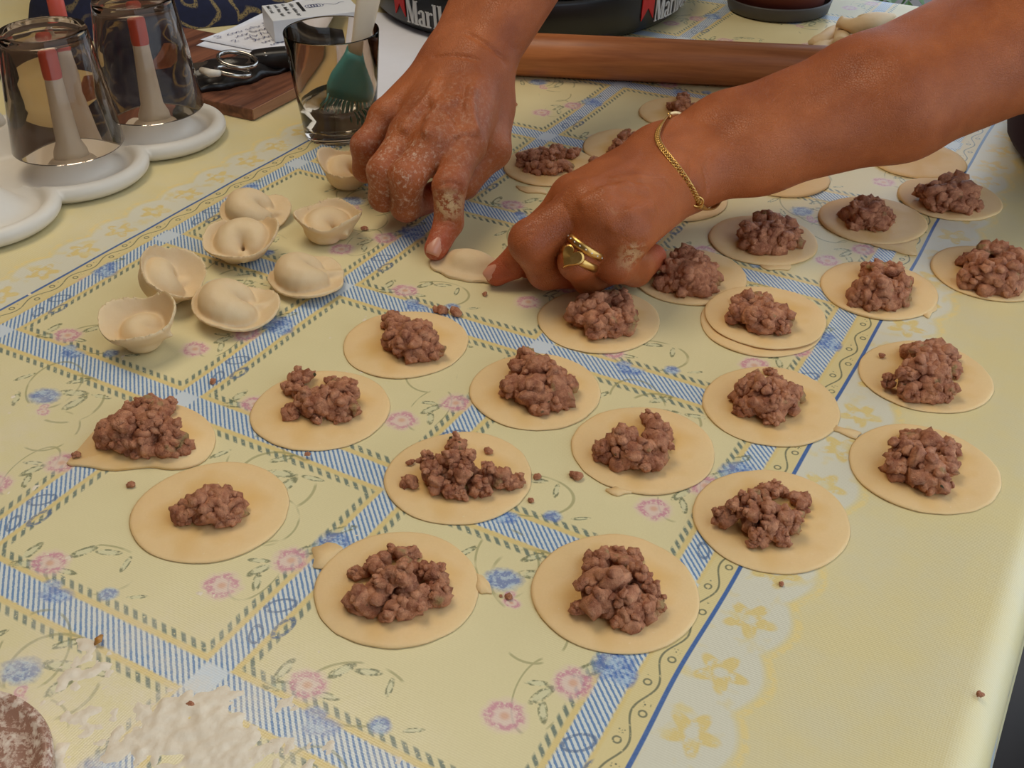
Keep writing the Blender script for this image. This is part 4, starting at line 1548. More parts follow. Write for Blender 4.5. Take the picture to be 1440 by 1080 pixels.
def rack():
    rk = empty('glass_rack', (LB + Wd * .5), 'white plastic drying rack for tumblers with scalloped tray and upright pegs', 'rack')

    def fn(P):
        d = None
        for c in LOBES:
            q = P - c
            r = np.hypot(q[:, 0], q[:, 1]); z = P[:, 2]
            plate = np.maximum(np.abs(z - .0045) - .0025, r - .050)
            hump = np.maximum(z - (.005 + .021 * np.clip((.036 - r) / .022, 0, 1) ** 1.0), r - .040) * 0.75
            g = smin(plate, np.maximum(hump, .002 - z), .004)
            d = g if d is None else smin(d, g, .003)
        # raised rim along the outside only
        r_all = np.minimum.reduce([np.hypot((P - c)[:, 0], (P - c)[:, 1]) for c in LOBES])
        # the inner rectangle is flat
        u_, w_ = (P - LB) @ unit(U), (P - LB) @ unit(Wd)
        inner = np.maximum(np.maximum(-w_, w_ - .0885), np.abs(u_) - .0885)
        plate2 = np.maximum(np.abs(P[:, 2] - .0045) - .0025, inner)
        d = smin(d, plate2, .002)
        sd2 = np.where(inner < 0, np.minimum(r_all - .050, inner), r_all - .050)
        rim = np.sqrt(np.minimum(np.abs(sd2), .05) ** 2 + (P[:, 2] - .0085) ** 2) - .0062
        return smin(d, rim, .004)
    al = np.array(LOBES)
    V, F = surface(fn, np.append(al.min(0)[:2] - .065, -.002), np.append(al.max(0)[:2] + .065, .036), .0019)
    V[:, 2] = np.maximum(V[:, 2], 0.0003)
    link_mesh('tray', V, F, M_WHITE, rk, loc=LB)
    for c in LOBES:
        v, f = lathe([(0, .024), (.0125, .024), (.0118, .030), (.0086, .036), (.0075, .055), (.0066, .072), (.0062, .082), (0, .082)], 28, c)
        pg = link_mesh('peg', v, f, M_WHITE, rk, loc=c + [0, 0, .024])
        v, f = lathe([(.0063, .080), (.0068, .083), (.0066, .102), (.0050, .1075), (0, .1085)], 28, c)
        tag(link_mesh('peg_tip', v, f, M_RED, pg, loc=c + [0, 0, .081]), 'red cap of the peg')


rack()


def tumbler_profile(rim, base, h, t=.0022, foot=.006):
    """open upwards, standing on z = 0"""
    return [(0, 0.0008), (base - .004, 0.0008), (base - .001, 0), (base, .002), (base + (rim - base) * .5, h * .5), (rim - .0004, h - .001), (rim - t * .5, h), (rim - t + .0002, h - .001),
            (base + (rim - base) * .5 - t, h * .5), (base - t, foot + .004), (base - t - .004, foot + .0005), (0, foot)]


def rack_glass(c, lab, ztop=.128, lean=(0, 0)):
    pr = tumbler_profile(.0415, .031, .088)
    pr = [(r, .088 - z) for r, z in pr][::-1]
    v, f = lathe(pr, 64)
    R = np.array(Matrix.Rotation(lean[0], 3, 'X') @ Matrix.Rotation(lean[1], 3, 'Y'))
    v = v @ R.T + c + [0, 0, ztop - .088]
    tag(link_mesh('tumbler', v, f, M_SMOKE, loc=c + [0, 0, ztop - .088]), lab, 'glass', 'smoky tumblers upturned on the rack pegs')


rack_glass(LOBES[1], 'upturned smoky tumbler on the middle front peg of the white rack', .115)
rack_glass(LOBES[2], 'upturned smoky tumbler on the peg nearest the wooden board', .115)

# ------------------------------------------------------------------ tumbler of water with a pastry brush
TB = np.array([*px(479, 186)[:2], 0])


def water_glass():
    pr = tumbler_profile(.0385, .0300, .086, .0015, .007)
    v, f = lathe(pr, 72, TB)
    o = link_mesh('tumbler', v, f, M_SMOKE, loc=TB)
    tag(o, 'smoky tumbler standing upright, half full of water with a brush in it', 'glass')
    rim, base, h, t = .0385, .0300, .086, .0015
    top = .028
    prw = [(0, .0073)]
    for z in (.0076, .0115, .02, top):
        prw.append((base + (rim - base) * z / h - t - .0003 - (.0045 if z < .01 else 0), z))
    prw.append((0, top))
    v, f = lathe(prw, 64, TB)
    wt = NT('cloudy_water')
    n = wt.noise(wt.coord(), 40, 2)
    wt.set(Base_Color=wt.mix(n, (.90, .90, .86, 1), (.94, .94, .90, 1)), Roughness=.03, IOR=1.33, Transmission_Weight=1.0)
    tag(link_mesh('water', v, f, wt.mat, loc=TB + [0, 0, .0093]), 'greyish water half filling the smoky tumbler', 'water')


water_glass()


def brush():
    teal = NT('teal_silicone')
    teal.set(Base_Color=teal.mix(teal.noise(teal.coord(), 60, 2), lin(70, 146, 150), lin(92, 166, 168)), Roughness=.4)
    cream = plain('cream_plastic', lin(236, 222, 196), 0.4, var=0.03)
    b0 = TB + np.array([.005, 0, .0105])
    ax = unit(np.array([.265, .06, 1]))
    top = b0 + ax * .21
    sd = unit(np.cross(ax, unit(CAM - b0)))
    L = np.linalg.norm(top - b0)
    e = empty('pastry_brush', b0, 'silicone pastry brush with cream handle and teal head, standing in the tumbler', 'brush')

    def slab(prof, name, mat, par, loc):
        V, F = [], []
        seg = 20
        nrm = np.cross(ax, sd)
        for s_, wd, th in prof:
            for k in range(seg):
                a = 2 * PI * k / seg
                ca, sa_ = math.cos(a), math.sin(a)
                sq = lambda q: math.copysign(abs(q) ** .6, q)
                V.append(b0 + ax * s_ + sd * wd * sq(ca) + nrm * th * sq(sa_))
        n = len(prof)
        for i in range(n - 1):
            for k in range(seg):
                F.append((i * seg + k, i * seg + (k + 1) % seg, (i + 1) * seg + (k + 1) % seg, (i + 1) * seg + k))
        F.append(tuple(reversed(range(seg)))); F.append(tuple((n - 1) * seg + k for k in range(seg)))
        return link_mesh(name, V, F, mat, par, loc=loc)
    hd = slab([(.018, .0190, .005), (.026, .0198, .006), (.033, .0178, .0062), (.041, .0130, .0062), (.048, .0088, .006), (.053, .0072, .0055)], 'head', teal.mat, e, b0 + ax * .03)
    slab([(.0515, .0060, .0048), (.060, .0066, .0052), (.09, .0088, .0060), (.14, .0108, .0064), (.19, .0120, .0066), (L, .0120, .0062)], 'handle', cream, e, b0 + ax * .07)
    parts = []
    nrm = np.cross(ax, sd)
    rg = random.Random(4)
    for r in range(3):
        for k in range(13):
            u_ = -1 + 2 * k / 12
            p0 = b0 + ax * .020 + sd * .0172 * u_ + nrm * (r - 1) * .0032
            p1 = b0 + ax * .0015 + sd * (.0185 * u_ + rg.uniform(-.0008, .0008)) + nrm * ((r - 1) * .0036)
            parts.append(tube([p0, (p0 + p1) / 2 + sd * rg.uniform(-.0006, .0006), p1], [.0009, .0008, .0006], 6))
    v, f = join(parts)
    tag(link_mesh('bristles', v, f, teal.mat, hd, loc=b0 + ax * .02), kind=None)


brush()

# low round brown glass lid, dusted with flour, at the front left corner
c = np.array([-.2135, .2640, 0])
pr = [(0, .0052), (.012, .0055), (.020, .0042), (.028, .0072), (.033, .0045), (.0375, .0100), (.0405, .0105), (.0415, .0080), (.0405, .0005), (.034, .0005), (.0, .0010)]
v, f = lathe(pr[::-1], 72, c)
t = NT('floured_brown_glass')
n_ = t.rng(t.noise(t.coord(), 220, 5, .75), .47, .60)
t.set(Base_Color=t.mix(t.m('MULTIPLY', n_, .75), lin(188, 142, 120), lin(240, 226, 206)), Roughness=t.m('ADD', .15, t.m('MULTIPLY', n_, .7)), Transmission_Weight=t.m('SUBTRACT', .35, t.m('MULTIPLY', n_, .3)), IOR=1.45)
tag(link_mesh('jar_lid', v, f, t.mat, loc=c), 'ridged round brown lid dusted with flour, in the front left corner', 'lid')

# ------------------------------------------------------------------ wooden board and the things on it
def wood(name, a, b, axis, scale=1.0, rough=.45):
    t = NT(name)
    o = t.mapping(t.coord(), rot=(0, 0, axis), scale=(1, 1, 1))
    s = t.mapping(o, scale=(.30, .02, .02), typ='TEXTURE')
    n = t.noise(s, 1.2 * scale, 5, .65, .6)
    n2 = t.noise(s, 5 * scale, 3, .6)
    c = t.mix(t.rng(t.m('ADD', t.m('MULTIPLY', n, .7), t.m('MULTIPLY', n2, .3)), .36, .64), a, b)
    t.bump(n2, .15, .0006)
    return t.set(Base_Color=c, Roughness=rough)


M_BOARD = wood('walnut_board', lin(74, 40, 28), lin(140, 88, 62), ROT + PI / 2)
BZ = .011


def board():
    e0, e1 = ab(-.60, 2.36), ab(-.62, 3.05)          # front edge on the table
    d = unit(e1 - e0)
    nrm = np.array([-d[1], d[0], 0])
    p0, p1 = e0, e1 + d * .05
    half = np.linalg.norm(p1 - p0) / 2
    c = (p0 + p1) / 2 + nrm * .11
    v, f = box(c + [0, 0, BZ / 2 + .0002], (half, .11, BZ / 2), np.stack([d, nrm, (0, 0, 1)], 1), .0015)
    o = link_mesh('cutting_board', v, f, M_BOARD, loc=(c[0], c[1], 0), smooth=False)
    tag(o, 'dark walnut cutting board with a paler cut edge behind the white rack', 'cutting board')
    em = wood('board_edge', lin(150, 104, 74), lin(176, 130, 98), ROT + PI / 2)
    v, f = box((p0 + p1) / 2 - nrm * .0006 + [0, 0, BZ / 2 + .0002], (half - .001, .0007, BZ / 2 - .0012), np.stack([d, nrm, (0, 0, 1)], 1))
    link_mesh('edge_band', v, f, em, o, loc=(p0 + p1) / 2, smooth=False)


board()


def sheet(name, corners_px, z, lab, cat, mat, t=.0003, sub=14, wave=.0006, seed=0, parent=None):
    q = [px(x, y, z) for x, y in corners_px]
    V, F = [], []
    for l in (0, 1):
        for i in range(sub + 1):
            for j in range(sub + 1):
                u_, v_ = i / sub, j / sub
                p = q[0] * (1 - u_) * (1 - v_) + q[1] * u_ * (1 - v_) + q[2] * u_ * v_ + q[3] * (1 - u_) * v_
                V.append(p + np.array([0, 0, abs(wave * mnoise.noise(Vector((u_ * 3 + seed, v_ * 3, seed)))) + l * t]))
    m = sub + 1
    for i in range(sub):
        for j in range(sub):
            a = i * m + j
            F.append((m * m + a, m * m + a + m, m * m + a + m + 1, m * m + a + 1))
            F.append((a, a + 1, a + m + 1, a + m))
    for i in range(sub):
        for (a, b) in ((i, i + 1), (sub * m + i + 1, sub * m + i), ((i + 1) * m, i * m), (i * m + sub, (i + 1) * m + sub)):
            F.append((a, b, b + m * m, a + m * m))
    o = link_mesh(name, V, F, mat, parent, loc=q[0])
    if lab: tag(o, lab, cat)
    return o, q


M_PAPER = plain('white_paper', lin(226, 226, 232), .8, var=.03)
M_INK = plain('blue_ink', lin(44, 52, 110), .6)
M_BLACK = plain('black_print', lin(22, 22, 24), .6)


def strokes(name, polylines, P0, ux, uy, wd, mat, parent, h=.0002):
    """flat pen or print strokes on a surface through P0 spanned by ux, uy (metres per unit)"""
    nz = unit(np.cross(ux, uy))
    parts = []
    for pl in polylines:
        pts = np.array([P0 + ux * a + uy * b for a, b in pl])
        if len(pts) < 2: continue
        V, F = [], []
        for i in range(len(pts)):
            a, b = pts[max(i - 1, 0)], pts[min(i + 1, len(pts) - 1)]
            s_ = unit(np.cross(nz, b - a)) * wd / 2
            V += [pts[i] - s_ + nz * h, pts[i] + s_ + nz * h]
        for i in range(len(pts) - 1):
            F.append((2 * i, 2 * i + 2, 2 * i + 3, 2 * i + 1))
        parts.append((np.array(V), F))
    v, f = join(parts)
    return link_mesh(name, v, f, mat, parent, loc=P0, smooth=False)


def script_line(rg, n, x0=0.0, gap=.25):
    """wavy handwriting: n words"""
    out, x = [], x0
    for _ in range(n):
        L = rg.uniform(.8, 1.8)
        k = int(L * 12)
        ph = rg.uniform(0, 6)
        pl = []
        for i in range(k + 1):
            t_ = i / k
            tall = .5 if rg.random() < .14 else 0
            pl.append((x + L * t_ + .08 * math.sin(i * 2.4 + ph), .16 + .16 * math.sin(i * 1.7 + ph) + tall * (i % 2)))
        out.append(pl)
        x += L + gap
    return out


def papers():
    # white sheet under the tray
    sheet('paper_sheet', [(470, 158), (600, 150), (640, 30), (500, 14)], .0004, 'blank white sheet of paper between the smoky tumbler and the black tray', 'paper', M_PAPER, seed=2)
    # handwritten recipe sheet, and a second sheet below it
    sheet('paper_sheet', [(276, 64), (420, 96), (520, 28), (420, -6)], BZ + .0006, 'plain sheet lying under the handwritten note', 'paper', M_PAPER, seed=3, wave=.0002)
    o, q = sheet('handwritten_note', [(282, 56), (412, 82), (505, 22), (432, 0)], BZ + .0016, 'white note with blue handwriting lying behind the knife', 'note', M_PAPER, seed=5, wave=.0004)
    P0 = px(306, 54, BZ + .0026)
    ux = unit(px(400, 28, BZ) - px(306, 54, BZ)) * .017
    uy = np.cross((0, 0, 1), unit(ux)) * .012
    rg = random.Random(8)
    L = []
    three = [(0, .55), (.25, .62), (.32, .45), (.12, .34), (.34, .2), (.2, 0), (-.04, .06)]
    two = [(-.02, .5), (.15, .62), (.3, .48), (.05, .05), (.32, .04)]
    for i in range(6):
        row = script_line(rg, (3, 2, 2, 2, 2, 1)[i], .75 + .12 * i)
        if i in (0, 2): L.append([(a + .12 * i, b - i * .95) for a, b in (three, two)[i // 2]])
        L += [[(a, b - i * .95) for a, b in pl] for pl in row]
    strokes('handwriting', L, P0, ux, uy, .0009, M_INK, o, .0003)


papers()


def cigarette_pack():
    z0 = BZ + .0028
    a, b, c_ = px(387, 60, z0), px(400, 17, z0), px(500, 44, z0)
    dx = unit(px(470, 50, z0) - a)
    dy = np.array([-dx[1], dx[0], 0])
    L, Wp, H = .088, .055, .021
    cen = a + dx * L / 2 + dy * Wp / 2 + np.array([0, 0, H / 2])
    Rm = np.stack([dx, dy, (0, 0, 1)], 1)
    e = empty('cigarette_pack', cen - [0, 0, H / 2], 'white cigarette packet with black warning print, behind the smoky tumbler', 'packet')
    v, f = box(cen, (L / 2, Wp / 2, H / 2), Rm, .0008)
    link_mesh('carton', v, f, plain('white_card', lin(222, 222, 222), .4, var=.02), e, loc=cen, smooth=False)
    top = a + np.array([0, 0, H])
    ux, uy = dx * .01, dy * .01
    # top face: rows of small print turned sideways, a black bar, a blue crest line
    rg = random.Random(3)
    L_ = []
    for col in range(4):
        x = .5 + col * .75
        y = 5.0
        for wd_ in range(rg.randint(2, 3)):
            ln = rg.uniform(.7, 1.6)
            k = int(ln * 7)
            for i in range(k):
                yy = y - i * ln / k
                L_.append([(x - .13, yy), (x + .13 + (.12 if rg.random() < .3 else 0), yy)])
                if rg.random() < .6: L_.append([(x + (.13 if rg.random() < .5 else -.13), yy), (x + .13 * rg.choice((-1, 1)), yy - ln / k)])
            y -= ln + .3
    strokes('small_print', L_, top, ux, uy, .0006, M_BLACK, e)
    strokes('warning_frame', [[(3.55, 1.9), (3.55, 5.2)]], top, ux, uy, .0034, M_BLACK, e)
    loops = [[(4.3 + .28 * k + .34 * math.cos(t_), 3.4 + .5 * math.sin(t_)) for t_ in np.linspace(0, 6.28, 20)] for k in range(5)] + [[(5.7 + .25 * i, 3.4 + .3 * math.sin(i)) for i in range(10)]]
    strokes('crest', loops, top, ux, uy, .0007, M_INK, e)
    # front face: dark label with a pale inset
    fo = a - dy * .0001
    uz = np.array([0, 0, .01])
    strokes('side_label', [[(.25, .62), (8.4, .62)]], fo, ux, uz, .0082, plain('grey_print', lin(66, 74, 92), .5), e, -.0003)
    strokes('side_caption', [[(.7, .60), (3.2, .60)]], fo, ux, uz, .0032, M_WHITE, e, -.0006)
    strokes('stripes', [[(.2 + .5 * i, 1.35), (.5 + .5 * i, 1.85)] for i in range(15)], fo, ux, uz, .0018, M_BLACK, e, -.0003)


cigarette_pack()


def knife():
    z = BZ + .011
    st = plain('steel', lin(190, 186, 178), .22, metal=1.0, var=.05)
    hb = plain('black_handle', lin(24, 20, 19), .38)
    a, b = px(352, 85, z), px(470, 76, z - .001)
    d = unit(b - a)
    sd = np.array([-d[1], d[0], 0])
    e = empty('kitchen_knife', (a + b) / 2 - [0, 0, .011], 'black-handled kitchen knife with bright rivet on the board', 'knife')
    V, F = [], []
    prof = [(0, .0075, .0055), (.004, .0095, .0085), (.02, .0105, .0095), (.05, .0100, .0095), (.075, .0120, .0095), (.086, .0105, .007)]
    seg = 16
    for s_, w_, h_ in prof:
        for k in range(seg):
            t_ = 2 * PI * k / seg
            sq = lambda q: math.copysign(abs(q) ** .6, q)
            V.append(a + d * s_ + sd * w_ * sq(math.cos(t_)) + np.array([0, 0, h_ * sq(math.sin(t_))]))
    for i in range(len(prof) - 1):
        for k in range(seg):
            F.append((i * seg + k, i * seg + (k + 1) % seg, (i + 1) * seg + (k + 1) % seg, (i + 1) * seg + k))
    F += [tuple(reversed(range(seg))), tuple((len(prof) - 1) * seg + k for k in range(seg))]
    h = link_mesh('handle', V, F, hb, e, loc=a)
    for s_ in (.014, .060):
        c_ = a + d * s_ - sd * .006 + np.array([0, 0, .0068])
        v, f = lathe([(0, .0016), (.0032, .0012), (.0036, 0), (.0036, -.003), (0, -.003)], 20, c_, axis=unit(-sd * .6 + np.array([0, 0, 1])))
        link_mesh('rivet', v, f, st, h, loc=c_)
    # blade going left, under the things on the board
    t0, t1 = a + d * .002, a - d * .075
    hw = .0085
    V = [t0 + sd * hw + [0, 0, .0008], t0 - sd * hw + [0, 0, .0002], t1 - sd * .004 + [0, 0, -.0045], t1 + sd * .006 + [0, 0, -.0040],
         t0 + sd * hw + [0, 0, .0028], t0 - sd * hw + [0, 0, .0008], t1 - sd * .004 + [0, 0, -.0040], t1 + sd * .006 + [0, 0, -.0025]]
    F = [(0, 3, 2, 1), (4, 5, 6, 7), (0, 1, 5, 4), (1, 2, 6, 5), (2, 3, 7, 6), (3, 0, 4, 7)]
    link_mesh('blade', V, F, st, e, loc=t0, smooth=False)
    # key rings in front
    kr = empty('key_ring', px(322, 100, BZ), 'two bright split rings with a white cord lying on black leather', 'key ring')
    for (x, y, r, zz, tl) in ((334, 84, .0135, .022, .15), (328, 101, .0120, .016, -.12)):
        c_ = px(x, y, BZ + zz)
        R = np.array(Matrix.Rotation(tl, 3, 'X') @ Matrix.Rotation(.2, 3, 'Y'))
        ring_ = [c_ + R @ np.array([r * math.cos(q) * 1.25, r * math.sin(q), 0]) for q in np.linspace(0, 2 * PI, 40, endpoint=False)]
        v, f = tube(ring_, .0016, 8, 1.3, closed=True)
        link_mesh('split_ring', v, f, st, kr, loc=c_)
    v, f = tube([px(284, 99, BZ + .016), px(296, 103, BZ + .019), px(309, 103, BZ + .020)], [.0030, .0036, .0026], 10)
    link_mesh('cord_end', v, f, M_WHITE, kr, loc=px(296, 103, BZ + .016))


knife()


def leather():
    """crumpled black leather pouch lying on the board"""
    c = px(322, 106, BZ)
    d = unit(px(392, 100, BZ) - px(270, 130, BZ)); s_ = np.array([-d[1], d[0], 0])
    n, m = 40, 26
    V, F = [], []
    for lay in (0, 1):
        for i in range(n + 1):
            for j in range(m + 1):
                u_, v_ = -1 + 2 * i / n, -1 + 2 * j / m
                ex = 1 + .10 * math.sin(5 * v_ + 1) + .06 * math.sin(11 * v_)
                ey = 1 + .12 * math.sin(4 * u_ + 2) + .05 * math.sin(13 * u_)
                p = c + d * .052 * u_ * ex + s_ * .030 * v_ * ey
                z = .0075 * max(0, 1 - u_ * u_ * .8) * max(0, 1 - v_ * v_) + .0034 * (1 + math.sin(9 * u_ + 3 * math.sin(3 * v_))) * .5 + .002 * (mnoise.noise(Vector((u_ * 4, v_ * 4, 3))) + 1)
                V.append(p + np.array([0, 0, (z + .0012) if lay else .0004]))
    k = (n + 1) * (m + 1)
    idn = lambda l, i, j: l * k + i * (m + 1) + j
    for i in range(n):
        for j in range(m):
            F.append((idn(1, i, j), idn(1, i + 1, j), idn(1, i + 1, j + 1), idn(1, i, j + 1)))
            F.append((idn(0, i, j), idn(0, i, j + 1), idn(0, i + 1, j + 1), idn(0, i + 1, j)))
    for i in range(n):
        F += [(idn(0, i, 0), idn(0, i + 1, 0), idn(1, i + 1, 0), idn(1, i, 0)), (idn(0, i + 1, m), idn(0, i, m), idn(1, i, m), idn(1, i + 1, m))]
    for j in range(m):
        F += [(idn(0, 0, j + 1), idn(0, 0, j), idn(1, 0, j), idn(1, 0, j + 1)), (idn(0, n, j), idn(0, n, j + 1), idn(1, n, j + 1), idn(1, n, j))]
    o = link_mesh('leather_pouch', V, F, plain('black_leather', lin(26, 22, 20), .35, scale=200, bump=.4), loc=c)
    tag(o, 'crumpled black leather pouch with wavy edge beside the upturned tumbler', 'pouch')


leather()

# ------------------------------------------------------------------ round black tray with red and white lettering
def tray():
    c = np.array([.0225, 1.287, 0])
    R, H = .172, .046
    bk = plain('black_plastic', lin(20, 20, 21), .38, var=.2)
    e = empty('round_tray', c, 'large round black tray with white lettering and red chevrons on its side', 'tray')
    v, f = lathe([(0, .0006), (R * .90, .0006), (R * .95, .003), (R, .012), (R + .002, H - .003), (R + .001, H), (R - .004, H), (R - .006, H - .004), (R - .008, .012), (R - .02, .007), (0, .007)], 128, c)
    link_mesh('body', v, f, bk, e, loc=c)
    # inside: clear blue glass dish and a red lighter
    white = plain('white_lettering', lin(206, 206, 204), .5, var=.03)
    red = plain('red_chevron', lin(196, 30, 28), .5, var=.05)

    def wall(a, z, off=.0009):
        # the wall leans slightly
        return c + np.array([math.cos(a) * (R + .0003 + .002 * (z - .012) / .028 + off), math.sin(a) * (R + .0003 + .002 * (z - .012) / .028 + off), z])

    def patch(poly, a0, z0, s_, name, mat):
        """flat print wrapped on the wall: convex polygons in letter units"""
        parts = []
        for p in poly:
            V = []
            n = len(p)
            V = [wall(a0 + x * s_ / R, z0 + y * s_, .0008) for x, y in p] + [wall(a0 + x * s_ / R, z0 + y * s_, -.0002) for x, y in p]
            F = [tuple(range(n))] + [(k, n + k, n + (k + 1) % n, (k + 1) % n) for k in range(n)]
            parts.append((np.array(V), F))
        v, f = join(parts)
        return link_mesh(name, v, f, mat, e, loc=wall(a0, z0), smooth=False)

    def bar(x0, y0, x1, y1, w_):
        d = np.array([x1 - x0, y1 - y0]); d = d / np.hypot(*d); p = np.array([-d[1], d[0]]) * w_ / 2
        return [(x0 - p[0], y0 - p[1]), (x1 - p[0], y1 - p[1]), (x1 + p[0], y1 + p[1]), (x0 + p[0], y0 + p[1])]

    def rect(x0, y0, x1, y1): return [(x0, y0), (x1, y0), (x1, y1), (x0, y1)]

    def arc(cx, cy, rx, ry, t0, t1, w_, n=10):
        out = []
        for i in range(n):
            a, b = t0 + (t1 - t0) * i / n, t0 + (t1 - t0) * (i + 1) / n
            ri = 1 - w_ / rx; rj_ = 1 - w_ * .55 / ry
            out.append([(cx + rx * math.cos(a), cy + ry * math.sin(a)), (cx + rx * math.cos(b), cy + ry * math.sin(b)), (cx + rx * ri * math.cos(b), cy + ry * rj_ * math.sin(b)), (cx + rx * ri * math.cos(a), cy + ry * rj_ * math.sin(a))])
        return out
    X = .66      # height of the small letters
    G = {
        'M': ([rect(.05, 0, .11, 1), bar(.14, 1, .36, .02, .15), bar(.36, .02, .52, 1, .06), rect(.50, 0, .66, 1), rect(0, 0, .17, .05), rect(0, .95, .17, 1), rect(.44, 0, .72, .05), rect(.48, .95, .72, 1)], .76),
        'a': ([rect(.24, 0, .38, X * .8)] + arc(.20, X * .72, .18, X * .28, 0, PI, .12) + arc(.19, X * .24, .19, X * .26, PI * .25, PI * 1.95, .13) + [rect(.36, 0, .43, .05)], .47),
        'r': ([rect(.05, 0, .19, X), rect(0, 0, .25, .05), rect(0, X - .05, .12, X)] + arc(.28, X * .74, .12, X * .24, PI * .15, PI * .9, .09), .42),
        'l': ([rect(.05, 0, .19, 1), rect(0, 0, .25, .05), rect(0, .95, .12, 1)], .28),
        'b': ([rect(.05, 0, .19, 1), rect(0, .95, .12, 1)] + arc(.23, X * .5, .19, X * .5, -PI * .75, PI * .75, .13, 14), .46),
        'o': (arc(.20, X * .5, .20, X * .5, 0, 2 * PI, .13, 18), .44),
    }
    for k, am in enumerate((-PI / 2 - .83, -PI / 2 + .80)):
        s_ = .0245
        z0 = .0120
        x = 0.0
        word = 'Marlboro'
        chev = [[(-.82, .42), (-.82, 1.40), (-.10, 1.40), (-.10, .42), (-.46, .86)]]
        chev = [[(-.82, .30), (-.46, .80), (-.46, 1.42), (-.82, 1.42)], [(-.46, .80), (-.10, .30), (-.10, 1.42), (-.46, 1.42)]]
        patch(chev, am, z0 - .003, s_, 'red_chevron', red)
        for ch in word:
            polys, adv = G[ch]
            patch([[(px_ + x, py_) for px_, py_ in p] for p in polys], am, z0, s_, 'letter', white)
            x += adv * .92
    return c


TRAY_C = tray()
bg = glass('blue_glass', (.70, .86, .92, 1))
c = TRAY_C + np.array([.01, -.005, .0072])
v, f = lathe([(0, 0), (.05, 0), (.085, .022), (.092, .032), (.089, .033), (.082, .023), (.049, .004), (0, .004)], 64, c)
tag(link_mesh('glass_dish', v, f, bg, loc=c), 'pale blue glass dish inside the round black tray', 'dish')
c = TRAY_C + np.array([.052, -.128, .0085])
v, f = box(c + np.array([0, 0, .006]), (.036, .010, .006), np.array(Matrix.Rotation(.35, 3, 'Z')), .003)
o = empty('lighter', c, 'red plastic lighter lying in the black tray', 'lighter')
link_mesh('body', v, f, plain('red_lighter', lin(190, 36, 34), .3), o, loc=c)
v, f = box(c + np.array([.034 * math.cos(.35) + .004, .034 * math.sin(.35), .006]), (.007, .0085, .0055), np.array(Matrix.Rotation(.35, 3, 'Z')), .001)
link_mesh('metal_cap', v, f, plain('lighter_steel', lin(190, 190, 190), .25, metal=1), o, loc=c, smooth=False)

# ------------------------------------------------------------------ rolling pin
def rolling_pin():
    r = .0195
    a, b = px(668, 102), px(1235, 129)
    a, b = a + [0, 0, r], b + [0, 0, r]
    d = unit(b - a)
    L = np.linalg.norm(b - a)
    pr = [(0, -.0), (r * .80, 0), (r * .97, .003), (r, .008), (r, L - .008), (r * .97, L - .003), (r * .8, L), (0, L)]
    n = 24
    prof = pr[:4] + [(r, .008 + (L - .016) * k / n) for k in range(1, n)] + pr[4:]
    v, f = lathe(prof, 48, a, axis=d)
    m = wood('pin_wood', lin(150, 84, 42), lin(196, 122, 68), -math.atan2(d[1], d[0]) * -1, 1.0, .4)
    e = empty('rolling_pin', (a + b) / 2 - [0, 0, r], 'long reddish wooden rolling pin lying behind the hands', 'rolling pin')
    link_mesh('barrel', v, f, m, e, loc=(a + b) / 2)
    for p, s_ in ((a, -1), (b, 1)):
        v, f = lathe([(r * .55, -.002), (r * .5, .0006), (0, .0010)], 24, p, axis=d * s_)
        link_mesh('end_face', v, f, m, e, loc=p)


rolling_pin()

# ------------------------------------------------------------------ flower pot on a saucer
def pot():
    c = px(1097, 30); c = c + np.array([0.006, .044, 0])
    R = .0545
    e = empty('flower_pot', c + [0, 0, .005], 'dark terracotta flower pot standing on a grey saucer', 'flower pot')
    tc = plain('terracotta', lin(112, 52, 38), .7, scale=40)
    v, f = lathe([(0, .0052), (.0455, .0052), (.0475, .008), (.058, .075), (.062, .076), (.064, .098), (.058, .099), (.054, .078), (.043, .014), (0, .012)], 64, c)
    link_mesh('shell', v, f, tc, e, loc=c + [0, 0, .0052])
    soil = plain('soil', lin(48, 36, 28), .95, scale=150, bump=.8)
    v, f = lathe([(0, .083), (.03, .085), (.0565, .082)], 40, c)
    link_mesh('soil', v, f, soil, e, loc=c + [0, 0, .083])
    lf = plain('pot_plant_leaf', lin(70, 104, 48), .5)
    rg = random.Random(2)
    for k in range(14):
        a = rg.uniform(0, 6.28); L = rg.uniform(.06, .12)
        p0 = c + [0.015 * math.cos(a), .015 * math.sin(a), .084]
        pts = [p0 + np.array([math.cos(a) * L * t_ * .8, math.sin(a) * L * t_ * .8, L * (t_ * 1.3 - .6 * t_ * t_)]) for t_ in np.linspace(0, 1, 7)]
        v, f = tube(pts, [.002, .006, .010, .012, .010, .006, .001], 8, .15)
        link_mesh('leaf', v, f, lf, e, loc=p0)
    v, f = lathe([(0, .0003), (.050, .0003), (.0535, .002), (.0565, .014), (.0555, .0155), (.0540, .014), (.0505, .0050), (0, .0050)], 64, c)
    tag(link_mesh('saucer', v, f, plain('grey_saucer', lin(74, 70, 68), .5), loc=c), 'dark grey plastic saucer under the terracotta flower pot', 'saucer')


pot()

